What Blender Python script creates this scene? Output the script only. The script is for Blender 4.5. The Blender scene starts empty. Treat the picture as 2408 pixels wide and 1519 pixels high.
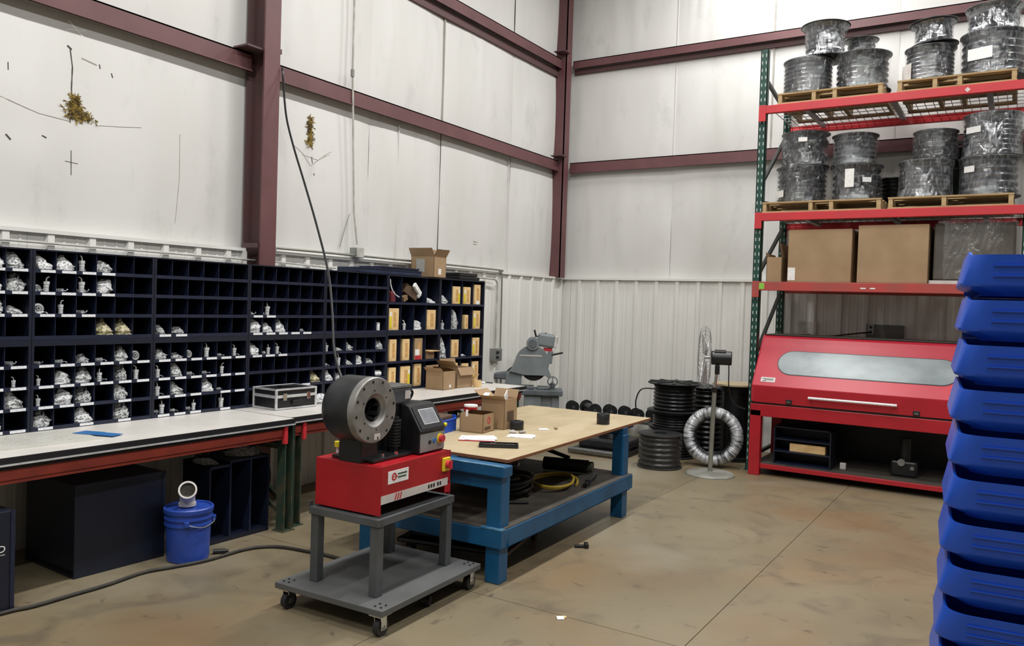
import bpy, bmesh, math, random
from math import sin, cos, pi, radians, sqrt, atan2
from mathutils import Vector, Matrix, noise
from mathutils.bvhtree import BVHTree

SC = bpy.context.scene
COL = SC.collection
rnd = random.Random(7)

# ------------------------------------------------------------------ camera
def cam_matrix(yaw, pitch, roll, loc):
    f = Vector((-sin(yaw)*cos(pitch), cos(yaw)*cos(pitch), -sin(pitch)))
    rt = Vector((cos(yaw), sin(yaw), 0)); dn = f.cross(rt)
    c, s = cos(roll), sin(roll)
    r2 = c*rt + s*dn; d2 = -s*rt + c*dn
    m = Matrix((r2, -d2, -f)).transposed().to_4x4()
    m.translation = loc
    return m
cam = bpy.data.cameras.new('camera'); cam.sensor_width = 36; cam.lens = 28.33
cam.clip_end = 100
co = bpy.data.objects.new('camera', cam); COL.objects.link(co)
co.matrix_world = cam_matrix(radians(32.1957), radians(1.3805), radians(-1.8233), Vector((0, 0, 1.75)))
SC.camera = co

# ------------------------------------------------------------------ view, world, lamps
SC.view_settings.view_transform = 'Standard'
SC.view_settings.look = 'None'
SC.view_settings.gamma = 1.0
SC.view_settings.use_curve_mapping = False
SC.view_settings.exposure = -0.17
w = bpy.data.worlds.new('world'); SC.world = w; w.use_nodes = True
w.node_tree.nodes['Background'].inputs[0].default_value = (0.9, 0.95, 1, 1)
w.node_tree.nodes['Background'].inputs[1].default_value = 0.0
def lamp(x, y, z, sx, sy, power, col=(1, 0.99, 0.972)):
    l = bpy.data.lights.new('bay_light', 'AREA'); l.shape = 'RECTANGLE'; l.size = sx; l.size_y = sy
    l.energy = power; l.color = col
    o = bpy.data.objects.new('bay_light', l); COL.objects.link(o); o.location = (x, y, z)
# two rows of ceiling tube fixtures run the length of the bay
for ly in (-2.6, 0.6, 3.4, 6.2, 8.9):
    lamp(-2.5, ly, 6.8, 0.22, 1.3, 150)
    lamp(1.6, ly, 6.8, 0.22, 1.3, 115)
# ------------------------------------------------------------------ mesh helpers
class MB:
    def __init__(s): s.v = []; s.f = []
    def add(s, vs, fs):
        b = len(s.v); s.v += [tuple(p) for p in vs]; s.f += [[i+b for i in f] for f in fs]; return s
    def box(s, x0, y0, z0, x1, y1, z1):
        vs = [(x0,y0,z0),(x1,y0,z0),(x1,y1,z0),(x0,y1,z0),(x0,y0,z1),(x1,y0,z1),(x1,y1,z1),(x0,y1,z1)]
        return s.add(vs, [(0,3,2,1),(4,5,6,7),(0,1,5,4),(1,2,6,5),(2,3,7,6),(3,0,4,7)])
    def rbox(s, c, size, rz=0, rx=0, ry=0):
        m = Matrix.Translation(c) @ Matrix.Rotation(rz,4,'Z') @ Matrix.Rotation(ry,4,'Y') @ Matrix.Rotation(rx,4,'X')
        a,b,d = [q/2 for q in size]
        vs = [m @ Vector(p) for p in [(-a,-b,-d),(a,-b,-d),(a,b,-d),(-a,b,-d),(-a,-b,d),(a,-b,d),(a,b,d),(-a,b,d)]]
        return s.add(vs, [(0,3,2,1),(4,5,6,7),(0,1,5,4),(1,2,6,5),(2,3,7,6),(3,0,4,7)])
    def bar(s, p0, p1, w, h):
        p0, p1 = Vector(p0), Vector(p1); d = (p1-p0).normalized()
        up = Vector((0,0,1)) if abs(d.z) < .95 else Vector((0,1,0))
        a = d.cross(up).normalized(); b = a.cross(d)
        vs = []
        for p in (p0, p1):
            for (i, j) in ((-1,-1),(1,-1),(1,1),(-1,1)): vs.append(p + a*i*w/2 + b*j*h/2)
        return s.add(vs, [(3,2,1,0),(4,5,6,7),(0,1,5,4),(1,2,6,5),(2,3,7,6),(3,0,4,7)])
    def cyl(s, p0, p1, r0, r1=None, n=16):
        r1 = r0 if r1 is None else r1
        p0, p1 = Vector(p0), Vector(p1); d = (p1-p0).normalized()
        up = Vector((0,0,1)) if abs(d.z) < .9 else Vector((1,0,0))
        a = d.cross(up).normalized(); b = d.cross(a)
        vs = [p0 + (a*cos(2*pi*i/n) + b*sin(2*pi*i/n))*r0 for i in range(n)] + [p1 + (a*cos(2*pi*i/n) + b*sin(2*pi*i/n))*r1 for i in range(n)]
        fs = [(i,(i+1)%n,(i+1)%n+n,i+n) for i in range(n)] + [tuple(range(n-1,-1,-1)), tuple(range(n,2*n))]
        return s.add(vs, fs)
    def tube(s, pts, r, n=8, closed=False):
        pts = [Vector(p) for p in pts]; m = len(pts); vs = []; prev = None
        for i, p in enumerate(pts):
            if closed: d = pts[(i+1)%m]-pts[i-1]
            else: d = pts[min(i+1,m-1)]-pts[max(i-1,0)]
            d.normalize()
            if prev is None:
                up = Vector((0,0,1)) if abs(d.z) < .9 else Vector((1,0,0)); a = d.cross(up).normalized()
            else: a = (prev - d*prev.dot(d)).normalized()
            prev = a; b = d.cross(a)
            rr = r[i] if isinstance(r, (list, tuple)) else r
            vs += [p + (a*cos(2*pi*k/n) + b*sin(2*pi*k/n))*rr for k in range(n)]
        fs = []
        for i in range(m if closed else m-1):
            j = (i+1) % m
            fs += [(i*n+k, i*n+(k+1)%n, j*n+(k+1)%n, j*n+k) for k in range(n)]
        if not closed: fs += [tuple(range(n-1,-1,-1)), tuple(range((m-1)*n, m*n))]
        return s.add(vs, fs)
    def lathe(s, prof, n=32, mat=None, closed=False):
        mat = mat or Matrix.Identity(4); vs = []; m = len(prof)
        for (r, z) in prof:
            vs += [mat @ Vector((r*cos(2*pi*i/n), r*sin(2*pi*i/n), z)) for i in range(n)]
        fs = []
        for j in range(m if closed else m-1):
            k = (j+1) % m
            fs += [(j*n+i, j*n+(i+1)%n, k*n+(i+1)%n, k*n+i) for i in range(n)]
        if not closed:
            if prof[0][0] > 1e-6: fs.append(tuple(range(n-1,-1,-1)))
            if prof[-1][0] > 1e-6: fs.append(tuple(range((m-1)*n, m*n)))
        return s.add(vs, fs)
    def prism(s, poly, a0, a1, axis='x'):
        # poly: 2-D outline; axis x -> (y,z), y -> (x,z), z -> (x,y)
        n = len(poly); vs = []
        for a in (a0, a1):
            for (u, v) in poly:
                vs.append((a,u,v) if axis == 'x' else ((u,a,v) if axis == 'y' else (u,v,a)))
        fs = [(i,(i+1)%n,(i+1)%n+n,i+n) for i in range(n)] + [tuple(range(n-1,-1,-1)), tuple(range(n,2*n))]
        return s.add(vs, fs)
    def mesh(s, name, mat, smooth=False, flat_angle=35):
        me = bpy.data.meshes.new(name); me.from_pydata(s.v, [], s.f)
        bm = bmesh.new(); bm.from_mesh(me)
        bmesh.ops.remove_doubles(bm, verts=bm.verts, dist=1e-5)
        bmesh.ops.recalc_face_normals(bm, faces=bm.faces); bm.to_mesh(me); bm.free()
        if mat: me.materials.append(mat)
        if smooth:
            me.polygons.foreach_set('use_smooth', [True]*len(me.polygons)); me.set_sharp_from_angle(angle=radians(flat_angle))
        me.update(); return me
    def build(s, name, mat, parent=None, smooth=False, bevel=0, seg=2, loc=None):
        o = bpy.data.objects.new(name, s.mesh(name, mat, smooth)); COL.objects.link(o)
        if parent: o.parent = parent
        if loc: o.location = loc
        if bevel:
            b = o.modifiers.new('Bevel', 'BEVEL'); b.width = bevel; b.segments = seg; b.limit_method = 'ANGLE'; b.angle_limit = radians(40)
        return o

def thing(name, label, cat, loc=(0,0,0), rz=0, group=None):
    o = bpy.data.objects.new(name, None); COL.objects.link(o); o.empty_display_size = .05
    o.location = loc; o.rotation_euler = (0,0,rz); o['label'] = label; o['category'] = cat
    if group: o['group'] = group
    return o
def tag(o, label, cat, group=None, kind=None):
    o['label'] = label; o['category'] = cat
    if group: o['group'] = group
    if kind: o['kind'] = kind
    return o
def struct(o): o['kind'] = 'structure'; return o
def place(name, me, parent=None, loc=(0,0,0), rot=(0,0,0), scale=None):
    o = bpy.data.objects.new(name, me); COL.objects.link(o); o.parent = parent; o.location = loc; o.rotation_euler = rot
    if scale: o.scale = scale
    return o
def dup(root, loc, rz=None, label=None, group=None):
    r = root.copy(); COL.objects.link(r); r.location = loc
    if rz is not None: r.rotation_euler = (0,0,rz)
    if label: r['label'] = label
    if group: r['group'] = group
    for ch in list(root.children):
        c = ch.copy(); COL.objects.link(c); c.parent = r
        for g in ch.children:
            d = g.copy(); COL.objects.link(d); d.parent = c
    return r
def spline(pts, k=6):
    P = [Vector(p) for p in pts]; out = []
    for i in range(len(P)-1):
        p0 = P[max(i-1,0)]; p1 = P[i]; p2 = P[i+1]; p3 = P[min(i+2,len(P)-1)]
        for j in range(k):
            t = j/k
            out.append(.5*((2*p1) + (p2-p0)*t + (2*p0-5*p1+4*p2-p3)*t*t + (3*p1-p0-3*p2+p3)*t**3))
    out.append(P[-1]); return out

# ------------------------------------------------------------------ materials
def lin(h):
    c = [int(h[i:i+2],16)/255 for i in (0,2,4)]
    return tuple([(x/12.92 if x <= .04045 else ((x+.055)/1.055)**2.4) for x in c] + [1])
def mat(name, col, rough=.5, metal=0, col2=None, scale=6, bump=0, bscale=None, stretch=(1,1,1), spec=.5, lo=.4, hi=.6, coat=0):
    m = bpy.data.materials.new(name); m.use_nodes = True; N = m.node_tree.nodes; L = m.node_tree.links
    b = N['Principled BSDF']; b.inputs['Roughness'].default_value = rough; b.inputs['Metallic'].default_value = metal
    b.inputs['Specular IOR Level'].default_value = spec
    if coat: b.inputs['Coat Weight'].default_value = coat; b.inputs['Coat Roughness'].default_value = .1
    tc = N.new('ShaderNodeTexCoord'); mp = N.new('ShaderNodeMapping'); mp.inputs['Scale'].default_value = stretch
    L.new(tc.outputs['Object'], mp.inputs['Vector'])
    nz = N.new('ShaderNodeTexNoise'); nz.inputs['Scale'].default_value = scale; nz.inputs['Detail'].default_value = 5; L.new(mp.outputs[0], nz.inputs['Vector'])
    rp = N.new('ShaderNodeValToRGB'); rp.color_ramp.elements[0].position = lo; rp.color_ramp.elements[1].position = hi
    c = lin(col); c2 = lin(col2) if col2 else tuple([q*.86 for q in c[:3]]+[1])
    rp.color_ramp.elements[0].color = c; rp.color_ramp.elements[1].color = c2
    L.new(nz.outputs['Fac'], rp.inputs['Fac']); L.new(rp.outputs['Color'], b.inputs['Base Color'])
    if bump:
        n2 = N.new('ShaderNodeTexNoise'); n2.inputs['Scale'].default_value = bscale or scale*4; n2.inputs['Detail'].default_value = 4
        L.new(mp.outputs[0], n2.inputs['Vector'])
        bp = N.new('ShaderNodeBump'); bp.inputs['Strength'].default_value = bump; bp.inputs['Distance'].default_value = .02
        L.new(n2.outputs['Fac'], bp.inputs['Height']); L.new(bp.outputs['Normal'], b.inputs['Normal'])
    return m

def floor_mat():
    m = mat('concrete', '81765f', .45, 0, '736852', 1.3, .05, 60, lo=.35, hi=.7)
    N = m.node_tree.nodes; L = m.node_tree.links; b = N['Principled BSDF']
    src = b.inputs['Base Color'].links[0].from_socket
    tc = N.new('ShaderNodeTexCoord')
    def layer(src, sc, det, lo, hi, col, dist=0.0):
        nz = N.new('ShaderNodeTexNoise'); nz.inputs['Scale'].default_value = sc; nz.inputs['Detail'].default_value = det; nz.inputs['Distortion'].default_value = dist
        L.new(tc.outputs['Object'], nz.inputs['Vector'])
        mr = N.new('ShaderNodeMapRange'); mr.inputs[1].default_value = lo; mr.inputs[2].default_value = hi
        L.new(nz.outputs['Fac'], mr.inputs[0])
        mx = N.new('ShaderNodeMix'); mx.data_type = 'RGBA'; mx.inputs[7].default_value = lin(col)
        L.new(mr.outputs[0], mx.inputs[0]); L.new(src, mx.inputs[6]); return mx.outputs[2]
    s = layer(src, .7, 6, .50, .80, '82694a', .6)       # rusty tan patches
    s = layer(s, 2.1, 8, .52, .85, '5b5346', 1.2)       # grey traffic dirt
    s = layer(s, 9, 8, .62, .80, '4a4338', .5)          # small scuffs
    s = layer(s, .45, 3, .56, .72, '8a8371', .3)        # pale polished areas
    def patch(src, c, sx, sy, col, amt):
        mp = N.new('ShaderNodeMapping'); mp.inputs['Location'].default_value = (-c[0]/sx, -c[1]/sy, 0); mp.inputs['Scale'].default_value = (1/sx, 1/sy, 0); L.new(tc.outputs['Object'], mp.inputs['Vector'])
        ln = N.new('ShaderNodeVectorMath'); ln.operation = 'LENGTH'; L.new(mp.outputs[0], ln.inputs[0])
        nz = N.new('ShaderNodeTexNoise'); nz.inputs['Scale'].default_value = 2.6; nz.inputs['Detail'].default_value = 8; L.new(tc.outputs['Object'], nz.inputs['Vector'])
        ad = N.new('ShaderNodeMath'); ad.operation = 'MULTIPLY_ADD'; ad.inputs[1].default_value = 1.9; L.new(nz.outputs['Fac'], ad.inputs[0]); L.new(ln.outputs['Value'], ad.inputs[2])
        mr = N.new('ShaderNodeMapRange'); mr.inputs[1].default_value = 1.75; mr.inputs[2].default_value = 1.05; mr.inputs[3].default_value = 0; mr.inputs[4].default_value = amt; L.new(ad.outputs[0], mr.inputs[0])
        mx = N.new('ShaderNodeMix'); mx.data_type = 'RGBA'; mx.inputs[7].default_value = lin(col); L.new(mr.outputs[0], mx.inputs[0]); L.new(src, mx.inputs[6]); return mx.outputs[2]
    s = patch(s, (-1.4,7.35), 1.0, .55, '7a6145', .7)
    s = patch(s, (-.7,6.6), .8, 1.2, '72593f', .55)
    s = patch(s, (-1.9,4.9), .7, .8, '66543d', .45)
    s = patch(s, (-3.6,2.6), .7, .5, '6f573d', .5)
    L.new(s, b.inputs['Base Color'])
    return m
def insul_mat():
    m = mat('vinyl_insulation_facing', 'd6d5d2', .5, 0, 'cccbc7', 1.2, .06, 9, (1,1,.25), lo=.4, hi=.7)
    N = m.node_tree.nodes; L = m.node_tree.links; b = N['Principled BSDF']
    src = b.inputs['Base Color'].links[0].from_socket
    tc = N.new('ShaderNodeTexCoord')
    mp = N.new('ShaderNodeMapping'); mp.inputs['Scale'].default_value = (1.5,1.5,.7); L.new(tc.outputs['Object'], mp.inputs['Vector'])
    nz = N.new('ShaderNodeTexNoise'); nz.inputs['Scale'].default_value = 2.2; nz.inputs['Detail'].default_value = 9; nz.inputs['Roughness'].default_value = .7
    L.new(mp.outputs[0], nz.inputs['Vector'])
    mr = N.new('ShaderNodeMapRange'); mr.inputs[1].default_value = .56; mr.inputs[2].default_value = .88; mr.inputs[4].default_value = .5
    L.new(nz.outputs['Fac'], mr.inputs[0])
    mx = N.new('ShaderNodeMix'); mx.data_type = 'RGBA'; mx.inputs[7].default_value = lin('8d8c8b')
    L.new(mr.outputs[0], mx.inputs[0]); L.new(src, mx.inputs[6]); L.new(mx.outputs[2], b.inputs['Base Color'])
    return m
def film_mat(name, fac, tint='e8edf2', bumpscale=14, rough=.14, haze=.05):
    # clear stretch film: mostly see-through, with a thin milky haze and glossy wrinkles
    m = bpy.data.materials.new(name); m.use_nodes = True; N = m.node_tree.nodes; L = m.node_tree.links
    out = N['Material Output']; N.remove(N['Principled BSDF'])
    t = N.new('ShaderNodeBsdfTransparent'); g = N.new('ShaderNodeBsdfGlossy'); g.inputs['Color'].default_value = lin('f4f6f8'); g.inputs['Roughness'].default_value = rough
    d = N.new('ShaderNodeBsdfDiffuse'); d.inputs['Color'].default_value = lin(tint)
    m1 = N.new('ShaderNodeMixShader'); m2 = N.new('ShaderNodeMixShader')
    L.new(t.outputs[0], m1.inputs[1]); L.new(d.outputs[0], m1.inputs[2]); L.new(m1.outputs[0], m2.inputs[1]); L.new(g.outputs[0], m2.inputs[2]); L.new(m2.outputs[0], out.inputs['Surface'])
    tc = N.new('ShaderNodeTexCoord'); mp = N.new('ShaderNodeMapping'); mp.inputs['Scale'].default_value = (1.6,1.6,.7); L.new(tc.outputs['Object'], mp.inputs['Vector'])
    nz = N.new('ShaderNodeTexNoise'); nz.inputs['Scale'].default_value = bumpscale; nz.inputs['Detail'].default_value = 4; nz.inputs['Distortion'].default_value = 1.5
    L.new(mp.outputs[0], nz.inputs['Vector'])
    mr = N.new('ShaderNodeMapRange'); mr.inputs[1].default_value = .5; mr.inputs[2].default_value = .72; mr.inputs[3].default_value = haze*.3; mr.inputs[4].default_value = haze*5
    L.new(nz.outputs['Fac'], mr.inputs[0]); L.new(mr.outputs[0], m1.inputs[0]); m2.inputs[0].default_value = fac
    bp = N.new('ShaderNodeBump'); bp.inputs['Strength'].default_value = .55; bp.inputs['Distance'].default_value = .03
    L.new(nz.outputs['Fac'], bp.inputs['Height']); L.new(bp.outputs[0], g.inputs['Normal'])
    return m
M = dict(
    floor=floor_mat(), insul=insul_mat(),
    liner=mat('white_liner_panel', 'e2e1dc', .4, 0, 'd7d6d0', 2.5, stretch=(1,1,.3), lo=.4, hi=.75),
    liner_dark=mat('grey_trim', 'bdbbb3', .5, 0, 'a5a39b', 8),  # grey for the conduits and for the painted shade under the trim
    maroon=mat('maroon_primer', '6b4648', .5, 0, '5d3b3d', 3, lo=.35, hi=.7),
    maroon_dark=mat('shaded_maroon', '5b3d3e', .6, 0, '54403f', 4),  # darker copy of the primer, paints shade on webs, clips and undersides
    dimwall=mat('dim_grey_wall', '7b7a77', .7),
    whitewall=mat('plain_white_wall', 'cdcac2', .6),
    navy=mat('navy_steel', '141a2b', .42, 0, '111625', 5), crate=mat('dark_navy_steel', '151b2b', .42, 0, '121726', 5),
    navy2=mat('navy_steel_edge', '1a2238', .4, 0, '161d31', 9),  # lighter navy copy, paints the lamplight caught by lips and edges
    tag=mat('white_label', 'e9eaec', .5, 0, 'd5d7da', 60, lo=.45, hi=.62),
    bag=mat('crumpled_clear_bag', 'fafbfc', .2, .0, '4d5256', 9, 1.0, 12, lo=.50, hi=.68, spec=1),  # white and dark noise paints the plastic's reflections into the colour
    bag_dim=mat('dull_clear_bag', 'e6e9e8', .22, .0, '33383a', 9, 1.0, 12, lo=.45, hi=.66, spec=1),  # duller bag, its reflections also painted by the noise
    bag_yellow=mat('yellowed_bag', 'd8cfae', .3, .0, '7d784f', 4, .9, 12, lo=.45, hi=.60),
    zinc=mat('bright_zinc', 'eef0f1', .25, .25, 'c3c7c9', 20),
    steel=mat('brushed_steel', '9a9c9c', .32, .9, '7d7f80', 30, stretch=(1,1,8)),
    chrome=mat('chrome', 'd9dadb', .12, 1),
    alu=mat('aluminium', 'd8dadb', .28, .35, 'c6c8c9', 20),
    tan=mat('tan_carton', 'e0c08c', .7, 0, 'cca770', 9, lo=.4, hi=.7),
    tan2=mat('printed_tan', 'bb8b4c', .7, 0, 'cfa76c', 40, lo=.45, hi=.55),
    card=mat('corrugated_card', 'a38868', .75, 0, '957a5b', 4, lo=.4, hi=.75),
    card_in=mat('card_inside', '8f7152', .8, 0, '80644a', 6),
    card_dark=mat('printed_ink', '5a4534', .8),
    yellow=mat('yellow_sticker', 'dccb2e', .5), red=mat('red_label', 'c1323c', .5), white=mat('white_paper', 'efefed', .6, 0, 'e3e3e0', 30),
    paper_dim=mat('grey_print', '9b9b98', .7, 0, 'c4c4c0', 90, lo=.45, hi=.6),
    ink=mat('black_ink', '1c1c1e', .5), green_ink=mat('dark_green_ink', '3a4f40', .5),
    bench=mat('white_laminate', 'dedad4', .35, 0, 'd2cec7', 4, lo=.4, hi=.75),
    black_edge=mat('black_edge', '17171a', .5), black=mat('black_plastic', '16171a', .4), black_gloss=mat('gloss_black', '121316', .15),
    rubber=mat('black_rubber', '1b1b1d', .55, 0, '242426', 12), hose=mat('black_hose', '131416', .34, 0, '1b1c1e', 20, spec=.4),
    hose_grey=mat('grey_hose', '4a4c52', .22, 0, '383a40', 12, lo=.4, hi=.7), hose_mid=mat('dark_grey_hose', '2c2e33', .2, 0, '212327', 12),
    orange=mat('orange_red_beam', '9d3f31', .5, 0, '83352b', 6, lo=.4, hi=.7),
    rackred=mat('rack_red', 'c9333a', .42, 0, 'b8343a', 3, lo=.4, hi=.75), rackred_worn=mat('worn_rack_red', 'b0443f', .5, 0, '9a4b44', 6, lo=.4, hi=.7),
    green=mat('rack_green', '1f4a3f', .4, 0, '1a3f37', 8), slot=mat('slot_pale', 'b9c4bd', .6), green_worn=mat('worn_green', '2c4034', .6, 0, '4f4a38', 9, lo=.45, hi=.65),
    brace=mat('brace_grey', '4c514e', .5, 0, '3f4441', 8),
    cartgrey=mat('grey_paint', '515456', .5, 0, '474a4c', 5), cartdeck=mat('grey_deck', '5d5e5e', .6, 0, '505150', 4, lo=.4, hi=.7),
    crimpred=mat('crimper_red', 'ab1420', .38, 0, 'a0121d', 4), die=mat('machined_steel', '92908d', .42, .5, '84827f', 14), diedark=mat('blackened_steel', '303235', .42, .35, '26282a', 10),
    bore=mat('bore_black', '0d0d0f', .5), motor=mat('motor_grey', '4f5359', .4, .2, '44484d', 9),
    screen=mat('unlit_screen', '83868a', .25, 0, '777a7e', 18), panelgrey=mat('panel_grey', '8a8c8a', .45),
    blue=mat('blue_bench_paint', '0f557f', .45, 0, '0b456a', 4, lo=.38, hi=.7), blue_pale=mat('pale_blue_edge', '5c86a0', .5, 0, '2d6488', 12),
    shelf_ply=mat('dark_shelf', '4c463e', .7, 0, '393530', 4, lo=.4, hi=.65),  # dark brown board colour with random mottling
    ply=mat('plywood', 'b9a888', .55, 0, 'a3926f', 2.2, .05, 30, (3,1,1), lo=.38, hi=.75), ply_edge=mat('plywood_edge', '8a5a3a', .7, 0, '6e452c', 20, stretch=(1,1,20)),
    hosy=mat('yellow_hose', 'b59a36', .4, 0, 'a88e2f', 8),
    bin=mat('blue_polypropylene', '2153c2', .36, 0, '1f4eb8', 3, spec=.4), pail=mat('pail_blue', '2b4ba6', .38, 0, '28469c', 4),
    pvc=mat('grey_white_pvc', 'cfc9c4', .4), wood=mat('pallet_wood', 'b79d74', .75, 0, '9a8059', 3, .1, 30, (1,12,8), lo=.4, hi=.7), wood_dark=mat('old_wood', '8a6a48', .8, 0, '74583b', 4, stretch=(1,12,8)),
    machred=mat('cabinet_red', 'bd2c3e', .38, 0, 'b3293a', 2), machdark=mat('cabinet_red_shade', 'ae1f2b', .35, 0, 'a51d28', 3),  # pinker hood red holds its sheen, the darker copy the shaded parts
    glass=mat('cloudy_window', '8d9698', .34, .1, '6d7678', 2.5, stretch=(1,1,2), lo=.35, hi=.7),
    sawgrey=mat('saw_grey', '7f8688', .45, 0, '737a7c', 5), saw_cast=mat('cast_grey', '5d6265', .6, 0, '50565a', 7), fan_base=mat('fan_base', '8f8f86', .5, 0, '7d7d74', 5),
    wire=mat('wire_grey', 'a6a8a8', .35, .5), pole=mat('pole_grey', '8a8b80', .4, .3), reel=mat('reel_black', '191b1c', .5, 0, '222425', 8, spec=.35),
    reel_grey=mat('reel_grey', '4b4e50', .5, 0, '3b3e40', 8),
    cable=mat('dusty_cable', '2c2925', .6, 0, '38342d', 12),
    joint=mat('joint_filler', '4d4537', .9),
    tray=mat('navy_tray', '25304c', .35, 0, '1e2840', 6),
    load=mat('grey_brown_load', '5a544d', .6, 0, '4b463f', 5),
    fiber=mat('fiberglass', 'a8914a', .9, 0, '5c4b2a', 22, lo=.4, hi=.6), slit=mat('dark_slit', '4d4a42', .9), scuff=mat('grey_scuff', 'a9a69e', .8),
    greenspray=mat('green_sticker', '8fd04a', .6), box_grey=mat('utility_grey', '8e908c', .4, .3, '7f817d', 9), panel_dark=mat('panel_dark', '6b6d68', .5),
    silverwrap=mat('silver_wrap', 'd2d5d8', .22, .25, '43464b', 9, .7, 16, lo=.44, hi=.66, spec=.8),
    film=film_mat('shrink_film', .15, haze=.03, rough=.10), filmb=film_mat('black_reel_film', .07, haze=.0), film2=film_mat('loose_film', .22, bumpscale=9, haze=.08, rough=.10), film_dark=film_mat('stretch_film', .12, '8b857b', 5, .25, .1),
    blue_tape=mat('blue_tape', '2f6fae', .5), board=mat('whiteboard', 'd0cfc6', .4, 0, 'c3c2b8', 5, lo=.4, hi=.7), magenta=mat('maroon_pouch', '6e1f2a', .6, 0, '571822', 9),
)

def ring_bands(m):
    N = m.node_tree.nodes; L = m.node_tree.links
    tc = [n for n in N if n.type == 'TEX_COORD'][0]; sp = N.new('ShaderNodeSeparateXYZ'); L.new(tc.outputs['Object'], sp.inputs[0])
    at = N.new('ShaderNodeMath'); at.operation = 'ARCTAN2'; L.new(sp.outputs['Z'], at.inputs[0]); L.new(sp.outputs['X'], at.inputs[1])
    cb = N.new('ShaderNodeCombineXYZ'); L.new(at.outputs[0], cb.inputs[0]); L.new(sp.outputs['Y'], cb.inputs[1])
    ln = N.new('ShaderNodeVectorMath'); ln.operation = 'LENGTH'; L.new(tc.outputs['Object'], ln.inputs[0]); L.new(ln.outputs['Value'], cb.inputs[2])
    for n in N:
        if n.type == 'MAPPING': L.new(cb.outputs[0], n.inputs['Vector']); n.inputs['Scale'].default_value = (1.6, .9, .9)
ring_bands(M['silverwrap'])

# ================================================================== SETTING
XL, YB = -5.60, 10.20          # faces of the liner panels on the left and the back wall
H0 = 7.2
fl = struct(MB().box(-6, -6.2, -.12, 6.2, 10.6, -.006).build('floor', M['joint']))
xs = [-6, -2.775, -1.405, 0.0, 1.4, 6.2]; ys = [-6.2, 0, 3.99, 10.6]
for i in range(len(xs)-1):
    for j in range(len(ys)-1):
        g = .0025
        o = MB().box(xs[i]+g, ys[j]+g, -.006, xs[i+1]-g, ys[j+1]-g, 0).build('concrete_slab', M['floor'], fl)
struct(MB().box(-6, -6.2, H0, 6.2, 10.6, H0+.1).build('ceiling', M['dimwall']))
struct(MB().box(6.0, -6.2, 0, 6.1, 10.6, H0).build('wall_right', M['dimwall']))
struct(MB().box(-6, -6.2, 0, 6.1, -6.1, H0).build('wall_front', M['dimwall']))
wl = struct(MB().box(-5.95, -6.2, 0, -5.80, 10.6, H0).build('wall_left', M['whitewall']))
wb = struct(MB().box(-5.95, 10.45, 0, 6.1, 10.6, H0).build('wall_back', M['whitewall']))

SHEETS = []
def wall_x(y, z):
    for b in SHEETS:
        h = b.ray_cast(Vector((-5, y, z)), Vector((-1,0,0)))
        if h[0]: return h[0].x
    return -5.66
def insul(parent, side, a0, a1, z0, z1, seed):
    nu, nv = 26, 22; vs = []; r = random.Random(seed); sags = [(r.uniform(.1,.9), r.uniform(.004,.012), r.uniform(.01,.03)) for _ in range(5)]
    for j in range(nv+1):
        for i in range(nu+1):
            u, v = i/nu, j/nv
            d = .03*sin(pi*u)**.6*sin(pi*v)**.6
            for (c, amp, wd) in sags: d += amp*math.exp(-((u-c+.03*sin(5*v+c*9))/wd)**2)*sin(pi*v)
            d += .012*noise.noise(Vector((a0+u*(a1-a0), z0+v*(z1-z0), seed)))
            a = a0+(a1-a0)*u; z = z0+(z1-z0)*v
            vs.append((-5.675+d, a, z) if side == 'L' else (a, 10.275-d, z))
    fs = [(j*(nu+1)+i, j*(nu+1)+i+1, (j+1)*(nu+1)+i+1, (j+1)*(nu+1)+i) for j in range(nv) for i in range(nu)]
    mb = MB(); mb.add(vs, fs)
    if side == 'L': SHEETS.append(BVHTree.FromPolygons(vs, fs))
    return mb.build('insulation_panel', M['insul'], parent, smooth=True)
ZS = [(2.10, 3.66), (3.66, 5.08), (5.08, 7.2)]
sd = 0
for (a0, a1) in ((-6.2,-2), (-2,1.2), (1.2,4.68), (4.68,6.17), (6.17,7.36), (7.36,8.85), (8.85,10.3)):
    for z0, z1 in ZS: sd += 1; insul(wl, 'L', a0, a1, z0, z1, sd)
for (a0, a1) in ((-5.7,-4.0), (-4.0,-2.72), (-2.72,-1.3), (-1.3,.2), (.2,3), (3,6.1)):
    for z0, z1 in ZS: sd += 1; insul(wb, 'B', a0, a1, z0, z1, sd)
# dark seams between facing sheets
MB().box(-5.70,7.352,3.7,-5.652,7.366,5.06).build('sheet_seam', M['scuff'], wl)
MB().box(-2.735,10.255,3.7,-2.715,10.30,7.2).build('sheet_seam', M['scuff'], wb)
MB().box(-4.004,10.262,3.75,-3.998,10.30,7.2).build('sheet_seam', M['insul'], wb)
MB().box(-5.70,6.6,2.15,-5.646,6.608,3.6).build('sheet_seam', M['insul'], wl)
MB().box(-5.70,8.78,2.15,-5.646,8.788,3.6).build('sheet_seam', M['insul'], wl)

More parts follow.
